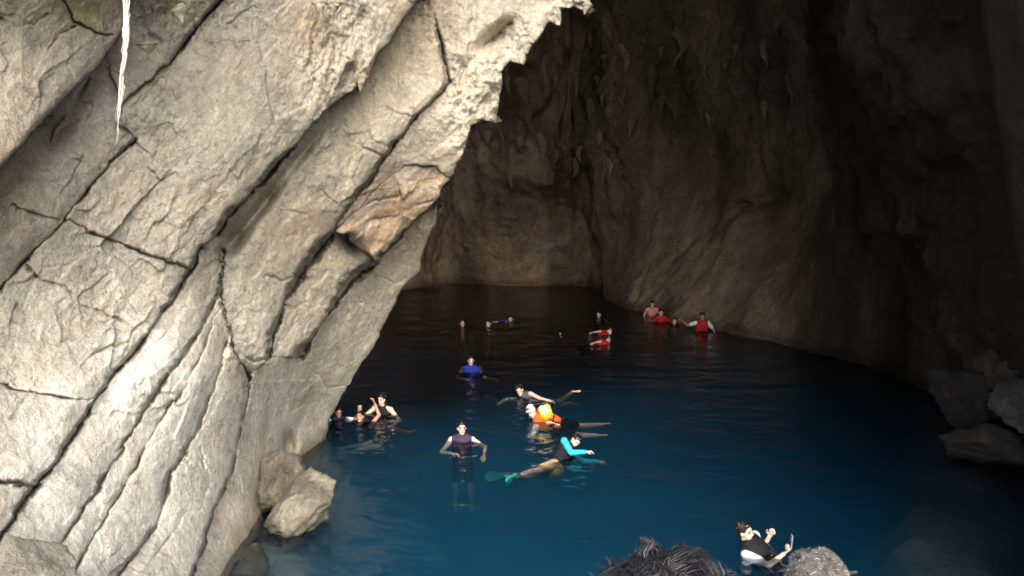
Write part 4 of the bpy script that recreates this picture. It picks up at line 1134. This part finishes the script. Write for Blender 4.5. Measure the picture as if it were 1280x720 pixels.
fo = person('swimmer in orange vest and white cap with legs trailing to the right', swim(664.5, 512, 0.22), (-0.45, -0.8, -0.35), (0.85, 0.15, -0.42), (-0.2, -0.75, 0.6), [((-0.3, -0.85, -0.5), (0.6, -0.7, 0.05)), ((0.2, -0.6, -0.75), (0.7, -0.6, 0.02))], [((0.93, -0.35, -0.12), (1, -0.25, 0.06)), ((0.95, -0.05, -0.15), (1, 0.05, 0.06))], vest='orange', sleeves='white', cap='white', shirt='orange', skin=SKIN_P, shorts='black')
person('man with bright face and purple vest treading water left of the orange swimmer', swim(577, 533, 0.26), (0.25, -0.93, 0.2), (0.0, 0.12, -1), TOW, [((-0.55, -0.35, -0.62), (0.85, -0.5, 0.05)), ((0.75, -0.35, -0.35), (-0.05, -0.85, -0.25))], dangle, vest='purple', skin=SKIN_P)
person('swimmer stretched out in cyan sleeves and khaki shorts with teal fins', swim(719, 549, 0.23), (0.3, -0.85, -0.35), (-0.45, -0.70, -0.50), (0.35, -0.75, -0.2), [((0.35, -0.75, -0.45), (0.97, 0.05, 0.05)), ((0.80, 0.3, -0.45), (0.98, 0.0, 0.0))], [((-0.72, -0.7, 0.0), (-0.75, -0.66, 0.03)), ((-0.9, -0.4, 0.0), (-0.95, -0.1, 0.04))], k=0.98, vest='black', long_sleeves='cyan', shirt='white', shorts='khaki', fins='teal', skin=SKIN_P, headup=(0.5, 0.5, 0.7))
# near swimmer with a phone
fp = person('man in white shirt and dark vest lying back in the water holding up a phone', swim(931, 661, 0.27), (0.75, -0.62, 0.12), (0.66, -0.12, -0.72), (0.5, -0.55, 0.6), [((0.88, -0.3, -0.32), (0.60, -0.25, 0.68)), ((0.35, 0.25, -0.75), (0.35, -0.2, 0.95))], [((0.93, -0.3, -0.12), (0.98, -0.1, -0.10)), ((0.96, -0.12, -0.14), (0.98, 0.0, 0.03))], k=1.0, vest='black', sleeves='white', shirt='white', shorts='black', skin=SKIN_P, vox=0.010, fine=0.005, palms=[(-0.45, 0.3, 0.85), (-0.3, -0.9, 0)], curls=(0.75, 0.9), headup=(-0.35, 0.1, 0.95))
w_, l_ = fp.wr[0], nv((0.60, -0.25, 0.68))
bm = bmesh.new(); bmesh.ops.create_cube(bm, size=1.0)
for v in bm.verts: v.co = Vector((v.co.x * 0.010, v.co.y * 0.078, v.co.z * 0.165))
bmesh.ops.bevel(bm, geom=bm.edges[:], offset=0.003, segments=2, affect='EDGES')
me = bpy.data.meshes.new('mobile_phone'); bm.to_mesh(me); bm.free(); me.materials.append(CL['palegrey'])
ph = empty('mobile_phone', w_ + l_ * 0.115 + Vector((0.0, 0, 0.085)))
ph.rotation_euler = (0, math.radians(4), math.radians(-6))
tag(ph, 'slim phone held upright by the man lying back in the water', 'phone')
po = bpy.data.objects.new('case', me); col.objects.link(po); po.parent = ph
bm = bmesh.new(); bmesh.ops.create_cube(bm, size=1.0)
for v in bm.verts: v.co = Vector((v.co.x * 0.001 - 0.0052, v.co.y * 0.064, v.co.z * 0.138))
me = bpy.data.meshes.new('screen'); bm.to_mesh(me); bm.free(); me.materials.append(plain('phone_glass', (0.02, 0.02, 0.025), rough=0.08))
po = bpy.data.objects.new('screen', me); col.objects.link(po); po.parent = ph

# yellow float on the orange swimmer's back
def pad():
    bm = bmesh.new(); bmesh.ops.create_cube(bm, size=1.0)
    for v in bm.verts: v.co = Vector((v.co.x * 0.24, v.co.y * 0.10, v.co.z * 0.28))
    bmesh.ops.bevel(bm, geom=bm.edges[:], offset=0.03, segments=3, affect='EDGES')
    me = bpy.data.meshes.new('float_block'); bm.to_mesh(me); bm.free(); me.materials.append(CL['yellow'])
    for p in me.polygons: p.use_smooth = True
    e = empty('float_block', onz(682, 515, 0.20))
    e.rotation_euler = (math.radians(-12), math.radians(-18), math.radians(8))
    tag(e, 'yellow and cream foam float held by the swimmer in orange', 'float')
    o = bpy.data.objects.new('foam_body', me); col.objects.link(o); o.parent = e
    bm = bmesh.new(); bmesh.ops.create_cube(bm, size=1.0)
    for v in bm.verts: v.co = Vector((v.co.x * 0.16 - 0.01, v.co.y * 0.012 - 0.052, v.co.z * 0.14 + 0.055))
    bmesh.ops.bevel(bm, geom=bm.edges[:], offset=0.004, segments=2, affect='EDGES')
    me = bpy.data.meshes.new('cream_panel'); bm.to_mesh(me); bm.free(); me.materials.append(CL['cream'])
    o = bpy.data.objects.new('cream_panel', me); col.objects.link(o); o.parent = e
pad()
print('swimmers done')

# ------------------------------------------------------------------ two onlookers just below the viewer
def hair_mat(name, c, rough, var=0.5):
    m, nt, out = newmat(name)
    b = N(nt, 'ShaderNodeBsdfPrincipled', Roughness=rough); b.inputs['Specular IOR Level'].default_value = 0.6
    a = N(nt, 'ShaderNodeAttribute', attribute_name='tint')
    mx = N(nt, 'ShaderNodeVectorMath', operation='MULTIPLY'); mx.inputs[1].default_value = c
    nt.links.new(a.outputs['Color'], mx.inputs[0]); nt.links.new(mx.outputs[0], b.inputs['Base Color'])
    nt.links.new(b.outputs[0], out.inputs['Surface'])
    return m
def strands(f, n, length, rad, mat, seed, lay, spread=0.5, clump=60, grey=0.0, curl=0.004, cap_=0.13, jit=0.16):
    r = np.random.default_rng(seed)
    c = np.array(f.head + f.hu * 0.03 * f.k - f.fc * 0.012 * f.k)
    ax = np.array([f.hs, f.fc, f.hu])
    radii = np.array([0.080, 0.102, 0.100]) * f.k
    z = r.uniform(-0.35, 1, n); a = r.uniform(0, 2 * math.pi, n)
    s = np.sqrt(1 - z * z)
    loc = np.stack([s * np.cos(a), s * np.sin(a), z], 1)
    keep = ~((loc[:, 1] > 0.55) & (loc[:, 2] < 0.45))
    loc = loc[keep]; n = len(loc)
    nrm = loc @ ax
    base = c + (loc * radii) @ ax
    cl = r.standard_normal((clump, 3)); cl /= np.linalg.norm(cl, axis=1)[:, None]
    near = np.argmax(loc @ cl.T, 1)
    cdir = r.standard_normal((clump, 3)) * spread
    d = nrm * 0.10 + (np.array(lay) @ ax) + cdir[near] + r.standard_normal((n, 3)) * jit
    d /= np.linalg.norm(d, axis=1)[:, None]
    L = length * r.uniform(0.6, 1.15, n)
    ctip = (c + (cl * radii) @ ax + (cl @ ax) * length * 0.32)[near]
    cph = r.uniform(0, 6.28, clump)[near] + r.normal(0, 0.25, n)
    pts = []
    for t in (0, 0.35, 0.7, 1.0):
        p = base + nrm * 0.004 + d * (L * t)[:, None] + np.array([0, 0, -1]) * (0.35 * L * t * t)[:, None]
        p = p * (1 - 0.38 * t) + (ctip + d * 0.01) * 0.38 * t
        p = p + curl * np.stack([np.sin(t * 5 + cph), np.cos(t * 4 + cph * 1.3), np.sin(t * 4.5 + cph * 0.7)], 1) * t
        # stay outside the scalp
        q = (p - c) @ ax.T / radii
        ln = np.linalg.norm(q, axis=1)
        q = q * (np.clip(ln, 1.03 + 0.05 * t, 1.04 + cap_ * t) / ln)[:, None]
        pts.append(c + (q * radii) @ ax)
    sd_ = np.cross(d, r.standard_normal((n, 3))); sd_ /= np.linalg.norm(sd_, axis=1)[:, None]
    up_ = np.cross(d, sd_)
    Vs = []
    for t, p in zip((0, 0.35, 0.7, 1.0), pts):
        w = rad * (1 - t) ** 0.6 + rad * 0.12
        Vs += [p + sd_ * w, p - sd_ * w * 0.5 + up_ * w * 0.85, p - sd_ * w * 0.5 - up_ * w * 0.85]
    Vs = np.stack(Vs, 1)                                     # n,12,3
    o_ = np.arange(n)[:, None] * 12
    Qs = []
    for k in range(3):
        for j in range(3):
            Qs.append(np.concatenate([o_ + k * 3 + j, o_ + k * 3 + (j + 1) % 3, o_ + (k + 1) * 3 + (j + 1) % 3, o_ + (k + 1) * 3 + j], 1))
    tv = np.repeat((r.uniform(0.6, 1.4, n) * np.where(r.uniform(size=n) < grey, 6.0, 1.0))[:, None], 12, 1).reshape(-1, 1) * np.ones((1, 3))
    o = mesh_np('hair', Vs.reshape(-1, 3) - np.array(f.e.location), np.concatenate(Qs), mat, parent=f.e, colors=tv)
    o['kind'] = 'stuff'
stand = [((-0.05, 0.02, -1), (0, 0, -1)), ((0.05, 0.02, -1), (0, 0, -1))]
arms_d = [((-0.2, 0, -1), (-0.05, 0.2, -1)), ((0.2, 0, -1), (0.05, 0.2, -1))]
h1 = Vector(pt(824, 917, 0.66))
f1 = person('onlooker with spiky glossy black hair at the bottom edge, nearest head', h1, (-0.1, 1, -0.15), (0, 0, -1), (0, 1, 0), arms_d, stand, k=1.0, shirt='navy', sleeves='navy', shorts='khaki', ground=h1.z - 1.585, bare_hair=True, headup=(0, 0.1, 1))
strands(f1, 15000, 0.042, 0.0008, hair_mat('hair_black', (0.02, 0.019, 0.022), 0.30), 5, (0.75, 0.55, 0.1), spread=0.30, clump=320, grey=0.07, curl=0.007, cap_=0.19)  # the grey share paints pale strands as glints on the black hair
h2 = Vector(pt(1019, 746, 2.45))
f2_ = person('onlooker with short grey brown hair at the bottom edge, smaller head', h2, (0.1, 1, -0.12), (0, 0, -1), (0, 1, 0), arms_d, stand, k=1.0, shirt='grey', sleeves='grey', shorts='black', ground=h2.z - 1.585, bare_hair=True, headup=(0, 0.1, 1))
strands(f2_, 12000, 0.032, 0.0008, hair_mat('hair_greying', (0.20, 0.185, 0.17), 0.5), 9, (0.55, -0.2, 0.0), spread=0.4, clump=240, grey=0.02, curl=0.004, jit=0.25, cap_=0.2)
print('z of feet', h1.z - 1.585, h2.z - 1.585)

build_water()
